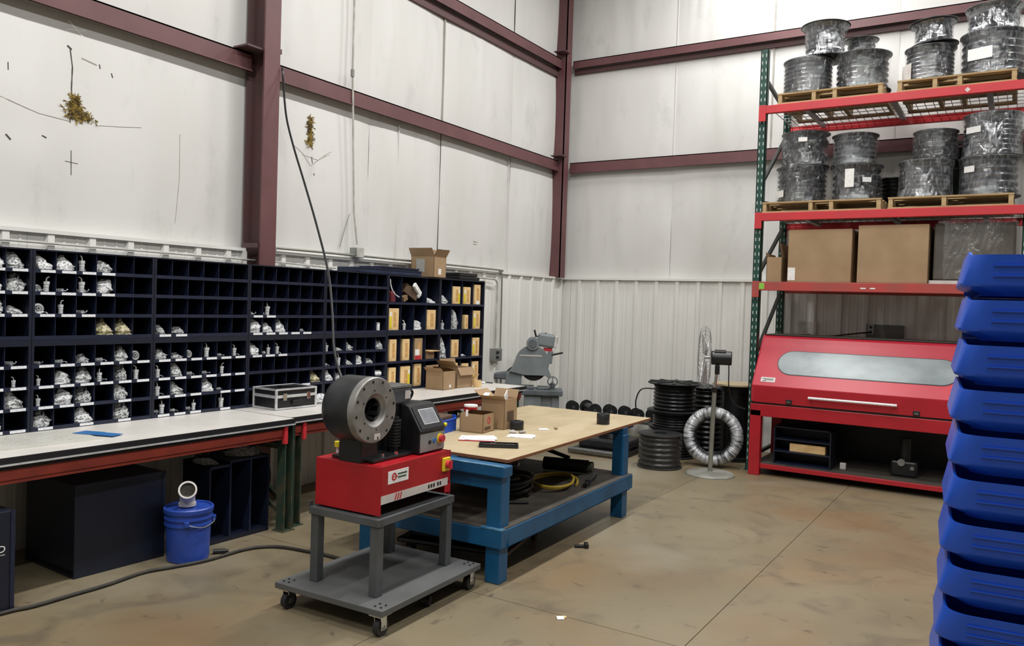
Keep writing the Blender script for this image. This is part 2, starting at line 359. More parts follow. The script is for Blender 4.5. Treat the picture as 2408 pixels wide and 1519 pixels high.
# girts
def girt(parent, side, a0, a1, z0, z1, drop):
    mb = MB(); lo = MB()
    if side == 'L':
        mb.box(-5.592,a0,z0,-5.58,a1,z1); mb.box(-5.72,a0,z1-.012,-5.58,a1,z1); mb.box(-5.592,a0,z0,-5.565,a1,z0+.012)
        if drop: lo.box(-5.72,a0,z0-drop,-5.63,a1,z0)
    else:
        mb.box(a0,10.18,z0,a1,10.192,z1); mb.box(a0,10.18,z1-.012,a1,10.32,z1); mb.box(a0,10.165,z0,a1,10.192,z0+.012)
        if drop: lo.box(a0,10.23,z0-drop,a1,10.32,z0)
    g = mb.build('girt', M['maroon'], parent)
    if drop: lo.build('girt_underside', M['maroon_dark'], g)  # dark plate stands in for the shaded underside
girt(wl,'L',-6,4.60,3.64,3.79,0); girt(wl,'L',4.77,10.0,3.63,3.78,0)
girt(wl,'L',-6,4.60,5.06,5.2,.1); girt(wl,'L',4.77,10.0,5.06,5.2,.1)
girt(wb,'B',-5.52,6,3.63,3.78,0); girt(wb,'B',-5.52,6,5.11,5.22,.07)
# steel columns
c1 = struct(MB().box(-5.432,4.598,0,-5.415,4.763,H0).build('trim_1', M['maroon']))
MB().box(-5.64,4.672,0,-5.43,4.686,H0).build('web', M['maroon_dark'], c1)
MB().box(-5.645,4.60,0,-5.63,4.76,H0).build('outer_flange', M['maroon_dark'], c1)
MB().box(-5.62,4.44,3.80,-5.44,4.76,3.815).box(-5.62,4.44,3.70,-5.605,4.60,3.80).build('girt_clip', M['maroon_dark'], c1)
MB().box(-5.52,4.76,3.83,-5.46,4.82,3.87).build('girt_clip', M['maroon_dark'], c1)
MB().box(-5.62,4.57,2.15,-5.44,4.60,2.19).build('base_clip', M['maroon_dark'], c1)
c2 = struct(MB().box(-5.67,9.95,2.14,-5.655,10.10,H0).box(-5.515,9.95,2.14,-5.50,10.10,H0).box(-5.66,10.02,2.14,-5.51,10.035,H0).box(-5.66,9.95,2.14,-5.5,9.962,H0).build('trim_2', M['maroon']))
for z in (3.82, 5.26): MB().box(-5.62,9.80,z,-5.45,9.97,z+.014).build('girt_clip', M['maroon_dark'], c2)

# liner panels with ribs
def liner_mesh(wd, ribs):
    pts = [(0,0)]
    for rb in ribs:
        pts += [(rb-.036,0),(rb-.022,-.026),(rb+.022,-.026),(rb+.036,0)]
        if rb+.1 < wd:
            for q in (.10,.19):
                if rb+q+.012 < wd: pts += [(rb+q-.012,0),(rb+q-.006,-.004),(rb+q+.006,-.004),(rb+q+.012,0)]
    pts += [(wd,0),(wd,.008),(0,.008)]
    return MB().prism(pts, 0, 2.125, 'z').mesh('liner_panel', M['liner'])
LM = liner_mesh(.868, (.145,.435,.725))
for k in range(8): place('liner_panel', LM, wl, (XL, 4.555-.87*(k+1), 0), (0,0,pi/2))
for k in range(6): place('liner_panel', LM, wl, (XL, 4.855+.87*k, 0), (0,0,pi/2))
place('liner_panel', liner_mesh(.12,()), wl, (XL, 10.075, 0), (0,0,pi/2))
for k in range(11): place('liner_panel', LM, wb, (-5.445+.87*k, YB, 0))
place('liner_panel', liner_mesh(.15,()), wb, (-5.6, YB, 0))
for a0, a1 in ((-6,4.58), (4.83,10.19)):
    MB().box(-5.68,a0,2.122,-5.566,a1,2.148).build('top_trim', M['liner'], wl)
    MB().box(-5.61,a0,2.04,-5.603,a1,2.118).build('trim_shade_band', M['liner_dark'], wl)  # grey band paints the top trim's shade on the flats
for a in (4.545, 4.83): MB().box(-5.61,a,0,-5.556,a+.035,2.12).build('end_trim', M['liner'], wl)
MB().box(-5.61,10.12,0,-5.55,10.135,2.12).build('end_trim', M['liner'], wl)
MB().box(-5.6,10.155,2.118,6,10.28,2.148).build('top_trim', M['liner'], wb)
MB().box(-5.59,10.14,0,-5.575,10.16,2.15).build('corner_gap', M['scuff'], wb)

# damage in the facing of the left wall
def tear(y, z, hgt, wd, n, seed):
    r = random.Random(seed); mb = MB()
    for i in range(n):
        t = r.random()
        cy = y + r.gauss(0, wd)*(1-t*.6); cz = z + (t-.3)*hgt
        dy, dz = r.gauss(0,.03), r.gauss(-.01,.03); L = r.uniform(.015,.05)
        d = Vector((r.uniform(.1,.7), dy*20, dz*20)).normalized()*L
        wx = wall_x(cy, cz); mb.bar((wx-.003, cy, cz), (wx+.002+abs(d.x)*.5, cy+d.y, cz+d.z), .003, .006)
    o = mb.build('torn_fiberglass', M['fiber'], wl); o['kind'] = 'stuff'
tear(3.14, 2.99, .16, .035, 320, 1)
for i in range(1): tear(3.21, 2.965, .05, .05, 90, 3)
tear(5.345, 3.24, .27, .018, 320, 2)
def slits(mt, lst):
    for pts, wd in lst:
        mb = MB()
        for (a, b) in zip(pts[:-1], pts[1:]):
            n = max(1, int(math.hypot(b[0]-a[0], b[1]-a[1])/.05)); q = [(a[0]+(b[0]-a[0])*i/n, a[1]+(b[1]-a[1])*i/n) for i in range(n+1)]
            for (p0, p1) in zip(q[:-1], q[1:]): mb.bar((wall_x(*p0), *p0), (wall_x(*p1), *p1), .005, wd*(.45+.3*rnd.random()))
        mb.build('crack', mt, wl)
slits(M['slit'], [([(3.11,3.42),(3.125,3.30),(3.118,3.15),(3.125,3.02)],.014), ([(3.09,3.44),(3.12,3.42)],.02), ([(3.41,3.33),(3.42,3.30)],.016), ([(3.32,3.37),(3.325,3.34)],.012), ([(2.69,2.75),(2.72,2.72)],.02),
    ([(2.70,3.22),(2.70,3.17)],.012), ([(2.92,2.785),(2.95,2.775)],.014), ([(3.29,2.965),(3.31,2.955)],.014), ([(5.37,3.06),(5.38,3.0)],.014), ([(5.40,2.91),(5.405,2.89)],.016), ([(3.12,2.72),(3.125,2.55)],.006), ([(3.08,2.64),(3.17,2.635)],.004)])
slits(M['scuff'], [([(2.5,3.02),(2.9,2.93),(3.1,2.92)],.006), ([(3.3,2.93),(3.5,2.96),(3.65,2.985)],.006), ([(3.98,3.0),(3.985,2.65),(3.96,2.3)],.005), ([(5.14,3.13),(5.26,3.07),(5.36,2.97)],.008), ([(5.37,2.98),(5.5,3.08),(5.62,3.15)],.008), ([(5.25,3.06),(5.45,3.04),(5.6,3.12)],.005),
    ([(8.02,2.49),(8.12,2.485)],.016), ([(8.02,2.46),(8.1,2.455)],.01), ([(3.19,3.38),(3.30,3.36)],.012)])
slits(M['white'], [([(3.10,3.62),(3.2,3.53)],.022), ([(3.08,3.55),(3.22,3.58)],.014), ([(2.95,3.60),(2.99,3.55)],.012)])
for (x, z, wd) in ((-2.3,2.52,.05),(-2.42,2.34,.07),(-3.2,2.5,.02),(-3.6,2.62,.02),(-1.9+.1,2.4,.02)):
    MB().box(x,10.255,z,x+wd,10.262,z+.008).build('scuff_mark', M['scuff'], wb)

# conduits and boxes on the left wall
def conduit(pts, r, label, name='conduit', m='box_grey', group=None):
    return tag(MB().tube(pts, r, 8).build(name, M[m], None, smooth=True), label, 'conduit', group)
conduit([(-5.557,1.2,2.062),(-5.557,4.86,2.050),(-5.557,5.63,2.035)], .007, 'white painted conduit running level above the long navy cabinets', m='liner_dark')
conduit(spline([(-5.535,4.835,2.085),(-5.535,4.845,2.12),(-5.535,4.88,2.165),(-5.535,5.0,2.172),(-5.535,6.4,2.172),(-5.535,8.38,2.165),(-5.535,8.46,2.15),(-5.535,8.50,2.12),(-5.535,8.52,2.05),(-5.535,8.53,1.185)],4), .011, 'grey conduit along the white panel top turning down beside the saw', m='pole')
conduit(spline([(-5.53,7.76,2.05),(-5.53,8.3,2.045),(-5.53,8.39,2.02),(-5.53,8.415,1.95),(-5.53,8.41,1.6),(-5.53,8.41,1.185)],4), .012, 'thin pale conduit from the end cabinet down to the saw outlet', m='liner_dark')
conduit([(-5.57,5.80,7.1),(-5.57,5.80,3.95)], .010, 'pale conduit dropping down the upper left wall', m='liner_dark')
conduit([(-5.57,5.80,3.95),(-5.57,5.87,2.6),(-5.545,5.90,2.28)], .010, 'pale conduit entering the grey junction box', m='liner_dark')
tag(MB().cyl((-5.57,5.80,3.9),(-5.57,5.80,3.97),.018,n=10).build('conduit_coupling', M['box_grey']), 'small grey coupling on the pale wall conduit', 'coupling')
tag(MB().tube([(-5.62,5.86,2.58),(-5.63,5.80,2.4),(-5.64,5.76,2.25)],.004,6).build('thin_wire', M['pole']), 'thin wire hanging beside the grey junction box', 'wire')
jb = thing('junction_box', 'grey square junction box on top of the white panels', 'electrical box', (-5.55,5.91,2.15))
MB().box(-.05,-.055,0,.04,.055,.10).build('box_body', M['box_grey'], jb, bevel=.004); MB().box(.04,-.05,.005,.044,.05,.095).build('cover_plate', M['liner_dark'], jb, bevel=.002)
ob = thing('outlet_box', 'grey metal outlet box on the wall left of the saw', 'outlet', (-5.56,8.43,1.02))
MB().box(-.035,-.04,0,.03,.14,.16).build('box_body', M['box_grey'], ob, bevel=.004); MB().box(.03,.0,.02,.034,.13,.14).build('cover_plate', M['steel'], ob)
MB().cyl((.034,.03,.05),(.05,.03,.05),.018,n=12).cyl((.034,.03,.11),(.05,.03,.11),.018,n=12).build('socket', M['black'], ob)

# ================================================================== BENCHES ALONG THE LEFT WALL
def bench(y0, y1, xf, posts, label):
    t = thing('workbench', label, 'workbench', (xf, y0, 0)); L = y1-y0; D = xf+5.545
    MB().box(-D,0,.812,0,L,.842).build('worktop', M['bench'], t)
    e = MB().box(0,0,.808,.014,L,.841).build('edge_band', M['black_edge'], t)
    MB().box(.0,0,.797,.018,L,.807).build('edge_strip', M['alu'], e)
    MB().box(-.03,.04,.772,-.01,L-.04,.797).build('gap_shade_strip', M['black_edge'], t)  # black strip put in for the shaded gap above the beam
    for x in (-.07, -D+.05):
        b = MB().box(x,.06,.69,x+.04,L-.06,.772).box(x+.04,.06,.715,x+.052,L-.06,.772).build('beam', M['orange'], t)
    for q, yy in enumerate(posts):
        for x in (-.10,-D+.02):
            p = MB().box(x,yy-.04,0,x+.012,yy+.04,.79).box(x+.012,yy-.04,0,x+.085,yy-.03,.79).box(x+.012,yy+.03,0,x+.085,yy+.04,.79).build('post', M['green_worn'], t)
            MB().box(x-.02,yy-.06,0,x+.10,yy+.06,.006).build('foot_plate', M['green_worn'], p)
            sgn = -1 if yy > L/2 else 1
            MB().box(x+.075,yy+sgn*.05-.016,.66,x+.105,yy+sgn*.05+.016,.79).build('beam_connector', M['rackred'], p, bevel=.003)
        MB().bar((-.08,yy,.12),(-D+.06,yy,.55),.03,.03).build('brace', M['green_worn'], t)
        MB().bar((-.08,yy,.62),(-D+.06,yy,.62),.03,.03).build('brace', M['green_worn'], t)
    return t
bench(1.25, 4.215, -4.545, (.08, 2.94), 'long white topped bench with orange beams at the left, blue tape on it')
bench(4.235, 7.63, -4.60, (.09, 3.25), 'white topped bench on green rack posts ending at the grey saw')

# ------------------------------------------------------------------ pigeonhole cabinets
CW, CX, CD = .841, -5.245, .305
CY = [1.833 + CW*k for k in range(8)]
UP = (1.424, 2.0); LO = (.8425, 1.424)
RUP = [1.438,1.580,1.721,1.862,1.99]; RLO = [.856,.990,1.122,1.256,1.385]
RUP2 = [1.438,1.716,1.985]; RLO2 = [.856,1.128,1.395]
ORD = ['first','second','third','fourth','fifth','sixth','seventh']
def cabinet(k, upper, tags):
    ncol = 4 if k >= 5 else 6
    rows = (RUP2 if upper else RLO2) if k >= 5 else (RUP if upper else RLO)
    z0, z1 = UP if upper else LO
    where = {0:'cut by the left edge', 1:'right of the one cut by the left edge', 2:'just left of the steel column', 3:'just right of the steel column', 4:'behind the hanging air hose', 5:'with four wide bins beside the six bin ones', 6:'with four wide bins nearest the saw'}[k]
    t = thing('bin_cabinet', ('upper' if upper else 'lower') + ' navy pigeonhole cabinet ' + where, 'cabinet', (CX, CY[k]+.0015, z0), 0, 'navy pigeonhole cabinets')
    W = CW-.003; H = z1-z0-.001
    mb = MB().box(-CD,0,0,-CD+.004,W,H).box(-CD,0,0,0,.016,H).box(-CD,W-.016,0,0,W,H).box(-CD,.016,0,0,W-.016,rows[0]-z0-.012).box(-CD,.016,rows[-1]-z0,0,W-.016,H)
    mb.build('casing', M['navy'], t)
    rm = MB().box(-CD+.004,.016,-.002,-.002,W-.016,.001).box(-.006,.016,-.012,0,W-.016,.012).mesh('shelf', M['navy2'])
    for i, r in enumerate(rows[:-1]): place('shelf', rm, t, (0,0,r-z0))
    cw = (W-.032)/ncol
    for c in range(1, ncol):
        ztop = rows[1]-z0 if (k == 5 and upper and c == 2) else rows[-1]-z0
        MB().box(-CD+.004,.016+cw*c-.002,rows[0]-z0,-.012,.016+cw*c+.002,ztop).build('divider', M['navy2'], t)
    tm = MB().box(0,-.046 if ncol == 6 else -.05,-.0085,.0022,.046,.0085).mesh('bin_label', M['tag'])
    for (r, c) in tags:
        place('bin_label', tm, t, (.0002, .016+cw*(c+.5)+.01, rows[len(rows)-2-r]-z0))
    return t
TAGS = {(0,1): [(r,c) for r in (0,1,2) for c in (4,5)]+[(0,3),(1,3)], (0,0): [(r,c) for r in range(4) for c in (3,4,5)],
  (1,1): [(0,0),(0,1),(0,2),(0,3),(1,0),(1,1),(1,2),(1,3),(2,0),(2,1),(2,2)],
  (1,0): [(0,c) for c in range(6)]+[(1,c) for c in range(6)]+[(2,0),(2,1),(2,2),(2,4),(3,0),(3,2),(3,4)],
  (2,1): [(3,0),(3,1)], (2,0): [(0,c) for c in range(6)]+[(1,c) for c in range(6)]+[(2,0),(2,1),(2,2),(2,4),(2,5),(3,0),(3,1),(3,2),(3,4)],
  (3,1): [(2,0),(2,1)]+[(3,c) for c in range(5)], (3,0): [(0,0),(0,1),(0,2),(2,3),(2,4)]}
for k in range(7):
    for u in (1, 0): cabinet(k, u, TAGS.get((k,u), []))

# ------------------------------------------------------------------ what lies in the pigeonholes
def bag_mesh(seed, m, peak=1.0, lean=0):
    nu, nv = 22, 12; vs = []; off = Vector((seed*7.1, seed*3.3, 0)); r = random.Random(seed); px, py = r.uniform(-.3,.1), r.uniform(-.5,.5)
    for j in range(nv):
        v = j/(nv-1)
        for i in range(nu):
            a = 2*pi*i/nu
            sq = (abs(cos(a))**3+abs(sin(a))**3)**(-1/3)
            rad = sq*((1-max(0,v-.25)**1.5*1.3)*.48 + .02)
            d = Vector((cos(a), sin(a), v*1.8))
            n = .30*noise.noise(d*1.9+off) + .22*noise.noise(d*4.7+off) + .12*noise.noise(d*9+off)
            rad *= 1 + n
            z = v*(1+.5*noise.noise(Vector((a*.6,seed,v)))*v)
            x, y = rad*cos(a)+px*v*v*.5, rad*sin(a)+(lean+py*.4)*v*v
            vs.append((max(-.5,min(.5,x)), max(-.5,min(.5,y)), max(0,min(1,z))))
    fs = [(j*nu+i, j*nu+(i+1)%nu, (j+1)*nu+(i+1)%nu, (j+1)*nu+i) for j in range(nv-1) for i in range(nu)]
    fs += [tuple(range(nu-1,-1,-1)), tuple(range((nv-1)*nu, nv*nu))]
    return MB().add(vs, fs).mesh('parts_bag', m, True, 28)
BAGS = [bag_mesh(s, M['bag'], 1, l) for s, l in ((1,0),(2,.15),(3,-.2),(4,.1),(5,-.1))]
BAGD = [bag_mesh(s, M['bag_dim'], 1, l) for s, l in ((6,.1),(7,-.15),(8,0))]
BAGY = [bag_mesh(s, M['bag_yellow'], 1, l) for s, l in ((9,.2),(10,-.2))]
FM = dict(hex=MB().cyl((0,0,-.5),(0,0,.5),1,n=6).mesh('hex_nut', M['zinc']), fer=MB().lathe([(0,-.5),(.8,-.5),(.85,-.3),(.72,-.25),(.85,-.15),(.72,-.1),(.85,0),(.72,.05),(.85,.2),(.8,.5),(0,.5)],14).mesh('ferrule', M['zinc'], True),
    tail=MB().tube(spline([(0,0,0),(0,0,.03),(.012,0,.05),(.035,0,.06)],4), .009, 10).mesh('tail_tube', M['zinc'], True),
    ring=MB().lathe([(.02,-.01),(.034,-.01),(.036,0),(.034,.01),(.02,.01)],22,closed=True).mesh('flange_ring', M['zinc'], True),
    hub=MB().lathe([(.008,-.012),(.014,-.012),(.014,.012),(.008,.012)],16,closed=True).mesh('hub', M['zinc'], True))
def cell(k, r, c):
    u = r < (2 if k >= 5 else 4); n = 4 if k >= 5 else 6; nr = 2 if k >= 5 else 4
    rows = (RUP2 if u else RLO2) if k >= 5 else (RUP if u else RLO)
    rr = r % nr; cw = (CW-.035)/n
    return CY[k]+.0175+cw*(c+.5), rows[nr-1-rr]+.0025, cw, rows[nr-rr]-rows[nr-1-rr]-.014
ROWW6 = ['top','second','third','fourth','fifth','sixth','seventh','bottom']; ROWW4 = ['top','second','third','bottom']
CABW = ['first','second','third','fourth','fifth','sixth','last']
def where(k, r, c):
    return 'in %s row, %s bin of %s cabinet column' % ((ROWW4 if k >= 5 else ROWW6)[r], ORD[c], CABW[k])
def bag(k, r, c, s=1, h=1, kind='b', look='crumpled clear bag of parts', xo=0):
    y, z, cw, ch = cell(k, r, c)
    me = rnd.choice({'b':BAGS,'d':BAGD,'y':BAGY}[kind])
    o = place('parts_bag', me, None, (CX-.085+xo, y, z), (0,0,rnd.choice((0,pi))), (.15, cw*.93*min(s,1), ch*min(.97,h*1.12)))
    return tag(o, look+' '+where(k, r, c), 'bag', 'bags of parts in the navy cabinets')
def fitting(k, r, c, dy=0, rot=0, s=1, look='bright steel hose fitting', ring=False, lie=True):
    y, z, cw, ch = cell(k, r, c)
    dy = max(-.02,min(.02,dy)); s = min(s,1.05 if lie else 1.3)
    t = thing('hose_fitting', look+' '+where(k, r, c), 'fitting', (CX-(.075 if lie else .04), y+dy, z), rot, 'steel fittings in the navy cabinets')
    if ring:
        t.rotation_euler = (0, pi/2-.25, 0); t.location.z = z+.036*s+.002
        for n in ('ring','hub'): place({'ring':'flange_ring','hub':'hub'}[n], FM[n], t, (0,0,0), (0,0,0), (s,s,s))
        return t
    t.location.z = z+.0145*s+.0015
    t.rotation_euler = (0, pi/2, rot) if lie else (0,0,rot)
    if lie: t.location.x -= .022*s*cos(rot); t.location.y += -dy*abs(sin(rot)) - .022*s*sin(rot)
    if not lie: t.location.z = z+.022*s+.002
    place('ferrule', FM['fer'], t, (0,0,0), (0,0,0), (.0165*s,.0165*s,.042*s))
    place('hex_nut', FM['hex'], t, (0,0,.03*s), (0,0,0), (.0165*s,.0165*s,.016*s))
    place('tail_tube', FM['tail'], t, (0,0,.036*s), (0,0,rot*3+1.6), (s*.42,s*.42,s*.45))
    return t
# (cabinet column, row, bin, kind, width, height)
for (k, r, c, kd, s, h) in [
    (0,0,3,'b',1,1),(0,0,4,'b',1,1.05),(0,0,5,'d',1,.85),(0,1,4,'b',1,.95),(0,1,5,'d',1,.85),(0,2,4,'d',1,.95),(0,2,5,'b',.9,.4),(0,6,5,'d',.9,.85),(0,7,4,'d',1,.75),
    (1,0,0,'b',1,1.05),(1,0,1,'b',1,1),(1,0,3,'d',1,.7),(1,1,3,'b',1,.75),(1,3,3,'y',1,1),(1,3,4,'y',1,.95),
    (1,4,2,'d',.6,.5),(1,4,4,'d',.8,.95),(1,5,1,'b',1,.7),(1,5,2,'d',1,.85),(1,5,4,'d',.6,.9),(1,6,1,'b',1,.85),(1,6,2,'d',.9,.8),(1,6,4,'d',.9,.95),(1,7,0,'d',1.1,.8),(1,7,2,'b',1.2,.8),(1,7,4,'d',1,.9),
    (2,3,0,'d',.6,.5),(2,3,1,'d',.8,.4),(2,4,0,'d',.8,.65),(2,4,1,'d',.8,.35),(2,5,1,'d',.95,.8),(2,6,1,'d',.9,.75),(2,6,3,'b',1,.9),
    (3,3,0,'b',1,.95),(3,3,1,'b',1,.65),(3,3,2,'b',1.15,1.0),(3,4,0,'b',1,.95),(3,6,5,'y',1,.85),
    (4,4,1,'d',.6,.3),(4,4,2,'d',.6,.7),(4,4,5,'d',.8,.75),(4,5,2,'b',.7,.5),(4,5,3,'b',.8,.7),(4,5,4,'d',.8,.4),(4,6,0,'b',.8,.8),(4,6,1,'d',.7,.6),
    (5,1,2,'b',.75,.35),(6,1,1,'d',.4,.75),(6,2,0,'d',.5,.85),(6,0,0,'d',.6,.35)]:
    look = {'b':'bulging clear bag of parts' if h > .8 else 'low crumpled clear bag', 'd':'dull half empty clear bag' if h > .6 else 'small dull clear bag', 'y':'yellowed bag with folded top'}[kd]
    bag(k, r, c, s, h, kd, look)
for (k, r, c, dy, rot, sc, lie) in [
    (0,4,5,-.02,.6,1.1,True),(0,5,5,0,2.2,.8,False),
    (1,0,2,-.02,.9,1.3,False),(1,0,2,.03,2.4,1.2,True),(1,1,0,-.03,.4,1.2,True),(1,1,0,.03,1.4,1.2,False),(1,1,1,-.01,.8,1.3,True),(1,1,2,-.02,2.3,1.35,False),(1,1,2,.03,.7,1.2,True),
    (1,2,0,.01,1.3,1.2,True),(1,2,1,-.02,0,1.1,False),(1,2,2,0,.4,1.1,True),(1,4,0,-.02,.7,.8,True),(1,4,1,-.02,1.2,1,True),(1,4,3,0,1.3,1.4,True),(1,5,3,-.02,.2,1.1,False),(1,5,3,.03,1.0,1.1,True),(1,5,5,-.02,.6,1.2,False),(1,5,0,-.02,.5,.8,False),(1,6,0,-.02,.5,.9,False),
    (2,4,3,-.01,.4,1.3,False),(2,4,5,.01,1.2,1.25,True),(2,4,5,-.035,.5,1.1,False),(2,4,4,-.02,1.1,.9,True),(2,5,0,-.02,.8,1.1,False),(2,5,0,.03,1.3,1,True),(2,5,2,0,1.5,1.1,True),(2,5,3,0,1.0,1,True),(2,5,4,0,1.4,1,False),(2,6,0,-.02,.4,1.2,False),(2,6,0,.03,1.2,1.1,True),(2,6,4,0,1.5,.8,True),
    (2,7,0,-.03,.9,1.3,True),(2,7,0,.03,.3,1.2,False),(2,7,1,0,1.2,.9,True),(2,7,2,-.02,1.0,1.2,True),(2,7,2,.03,.2,1.0,False),(2,7,4,0,1.0,1.7,False),
    (3,2,0,-.03,.7,1.2,True),(3,2,1,0,.3,1.5,False),(3,2,1,.03,1.6,1.1,True),(3,3,4,0,1.5,1.3,True),(3,4,1,-.02,1.0,1.2,True),(3,4,1,.035,.3,1,False),(3,4,2,-.03,.6,1.1,False),(3,4,2,.02,1.4,1.1,True),
    (4,4,0,-.03,.3,1,False),(4,5,1,0,.8,1.5,False),(4,5,0,-.02,1.3,1,True),(4,5,1,.035,1.5,1.2,True),
    (5,1,1,-.03,.6,1.2,False),(6,1,0,-.03,.9,1.2,False),(6,1,0,.03,1.4,1.2,True),(6,2,2,0,1.2,1.3,True)]:
    side = ', left piece' if dy < -.025 else (', right piece' if dy > .025 else '')
    fitting(k, r, c, dy, rot, sc, ('standing' if not lie else 'lying') + ' bright hose fitting', lie=lie)
for (k, r, c, s) in ((1,2,0,1.0),(1,4,5,1.0),(2,4,2,.85),(1,1,0,.7)): fitting(k, r, c, -.012 if (k,r)!=(1,1) else -.045, 0, s, 'round flanged steel ring', ring=True)
y, z, cw, ch = cell(4,3,5)
tag(MB().box(-.03,-.018,0,.03,.018,.085).build('small_box', M['tag'], None, bevel=.002, loc=(CX-.06, y-.01, z)), 'small upright white box in the upper cabinet behind the hose', 'box')
y, z, cw, ch = cell(4,6,5)
tag(MB().cyl((0,-.05,.032),(0,.05,.032),.031,n=18).build('label_roll', M['bag'], None, smooth=True, loc=(CX-.06, y, z)), 'pale wrapped roll beside the lowest tan cartons', 'roll')

# tan cartons in the four-bin cabinets
def carton(k, r, c, wd, hg, style, look, dy=0):
    y, z, cw, ch = cell(k, r, c)
    t = thing('tan_carton', look+' '+where(k, r, c), 'carton', (CX-.02, y+dy, z), 0, 'tan cartons in the four-bin cabinets')
    MB().box(-.24,-wd/2,0,0,wd/2,hg).build('carton_body', M['tan'] if style != 'r' else M['card'], t, bevel=.003)
    MB().box(.0003,-wd*.05 if style == 'y' else -wd*.12,hg*.18,.0012,wd*.22,hg*.82).build('printed_mark', M['tan2'], t)
    if style in 'yY':
        s = -1 if style == 'y' else 1
        MB().box(.0003,s*wd*.34-wd*.11,hg*.12 if s < 0 else hg*.05,.0016,s*wd*.34+wd*.11,hg*.86).build('yellow_label', M['yellow'], t)
        MB().box(.0018,s*wd*.34-wd*.09,hg*.64,.0022,s*wd*.34+wd*.09,hg*.84).build('white_label', M['white'], t)
    if style == 'r':
        MB().box(.0003,-wd*.45,.005,.0016,wd*.35,hg*.22).build('red_label', M['red'], t)
        MB().box(.0003,-wd*.45,hg*.23,.0016,wd*.1,hg*.5).build('white_label', M['white'], t)
    if style == 'w':
        MB().box(.0003,-wd*.2,hg*.04,.0016,wd*.35,hg*.22).build('white_label', M['white'], t)
    return t
for a in [(5,1,0,.15,.225,'y','wide carton with yellow left stripe'),(5,1,3,.145,.215,'p','plain carton with brown printing'),
    (5,2,0,.105,.225,'p','narrow plain carton'),(5,2,1,.11,.225,'p','plain carton'),(5,2,2,.125,.23,'r','browner carton with red and white label'),
    (5,3,0,.105,.215,'p','narrow carton'),(5,3,1,.15,.22,'Y','carton with yellow right stripe'),(5,3,2,.11,.235,'p','slim carton'),
    (6,0,1,.135,.20,'Y','carton with yellow right stripe'),(6,0,2,.13,.20,'y','carton with yellow left stripe'),(6,0,3,.12,.235,'w','tall carton with white label'),
    (6,1,2,.065,.165,'p','very narrow carton'),(6,1,3,.135,.215,'y','carton with yellow left stripe'),
    (6,2,1,.13,.20,'p','plain carton'),(6,2,3,.135,.215,'y','carton with yellow left stripe'),
    (6,3,1,.12,.215,'p','carton half behind a brown box'),(6,3,2,.13,.20,'p','plain carton'),(6,3,3,.125,.215,'y','carton with yellow left stripe')]:
    carton(*a)
y, z, cw, ch = cell(5,2,3)
t = thing('open_carton', 'small open brown carton with its flap out, third row of sixth cabinet column', 'carton', (CX-.02, y, z))
MB().box(-.2,-.065,0,0,.065,.085).build('carton_body', M['card'], t); MB().box(-.12,-.075,.088,.05,.095,.096).build('flap', M['tan'], t); MB().box(-.2,-.04,.098,-.15,.04,.2).build('flap', M['card_dark'], t)
# torn carton and pouch in the top row
y, z, cw, ch = cell(5,0,1)
t = thing('torn_carton', 'torn brown carton lying across the top row with a white flap', 'carton', (CX-.10, y+cw/2, z))
MB().rbox((-.03,0,.115),(.16,.22,.10),0,-.45).build('carton_body', M['card_dark'], t, bevel=.004); MB().rbox((.06,.075,.145),(.03,.17,.05),.2,-.62).build('flap', M['white'], t, bevel=.004)
MB().rbox((.05,.12,.085),(.02,.07,.03),.3,.4).build('flap', M['tag'], t); MB().rbox((.045,-.12,.05),(.05,.08,.05),.2,.3).build('inner_flap', M['card_in'], t)
bag(5,0,3,.8,.25,'b','flattened clear bag beside the torn carton')
y, z, cw, ch = cell(5,0,0)
t = thing('tool_pouch', 'dark red pouch with a cord in the top row of the sixth cabinet column', 'pouch', (CX-.06, y, z))
MB().rbox((0,-.03,.06),(.10,.075,.115),.1,.1).build('pouch_body', M['magenta'], t, bevel=.012)
MB().tube(spline([(.04,-.07,.235),(.045,-.065,.17),(.05,-.04,.12),(.05,0,.085),(.05,.06,.06)],5),.006,6).build('cord', M['bag_dim'], t, smooth=True)
# on top of the cabinets
for i, (ya, yb, za, zt) in enumerate(((5.62,6.54,2.001,.05),(5.92,6.50,2.0525,.022))):
    t = thing('flat_tray', ('shorter thin navy steel tray lying on top of the other one' if i else 'long navy steel tray flat on top of the cabinets behind the hose'), 'tray', (-5.39, (ya+yb)/2, za)); h = (yb-ya)/2
    MB().box(-.14,-h,0,.15,h,zt).build('tray_body', M['tray'], t, bevel=.003); MB().box(.15,-h,zt-.012,.156,h,zt).build('lip', M['navy2'], t)
t = thing('black_case', 'black flat plastic cases stacked on top of the end cabinet', 'case', (-5.40,7.43,2.001))
MB().box(-.13,-.19,0,.14,.2,.035).build('case_body', M['black'], t, bevel=.006); MB().box(-.12,-.18,.037,.13,.17,.075).build('upper_case', M['black'], t, bevel=.006)
t = thing('open_box', 'open brown cardboard box with flaps up on top of the cabinets', 'box', (-5.355,6.80,2.0015), radians(2))
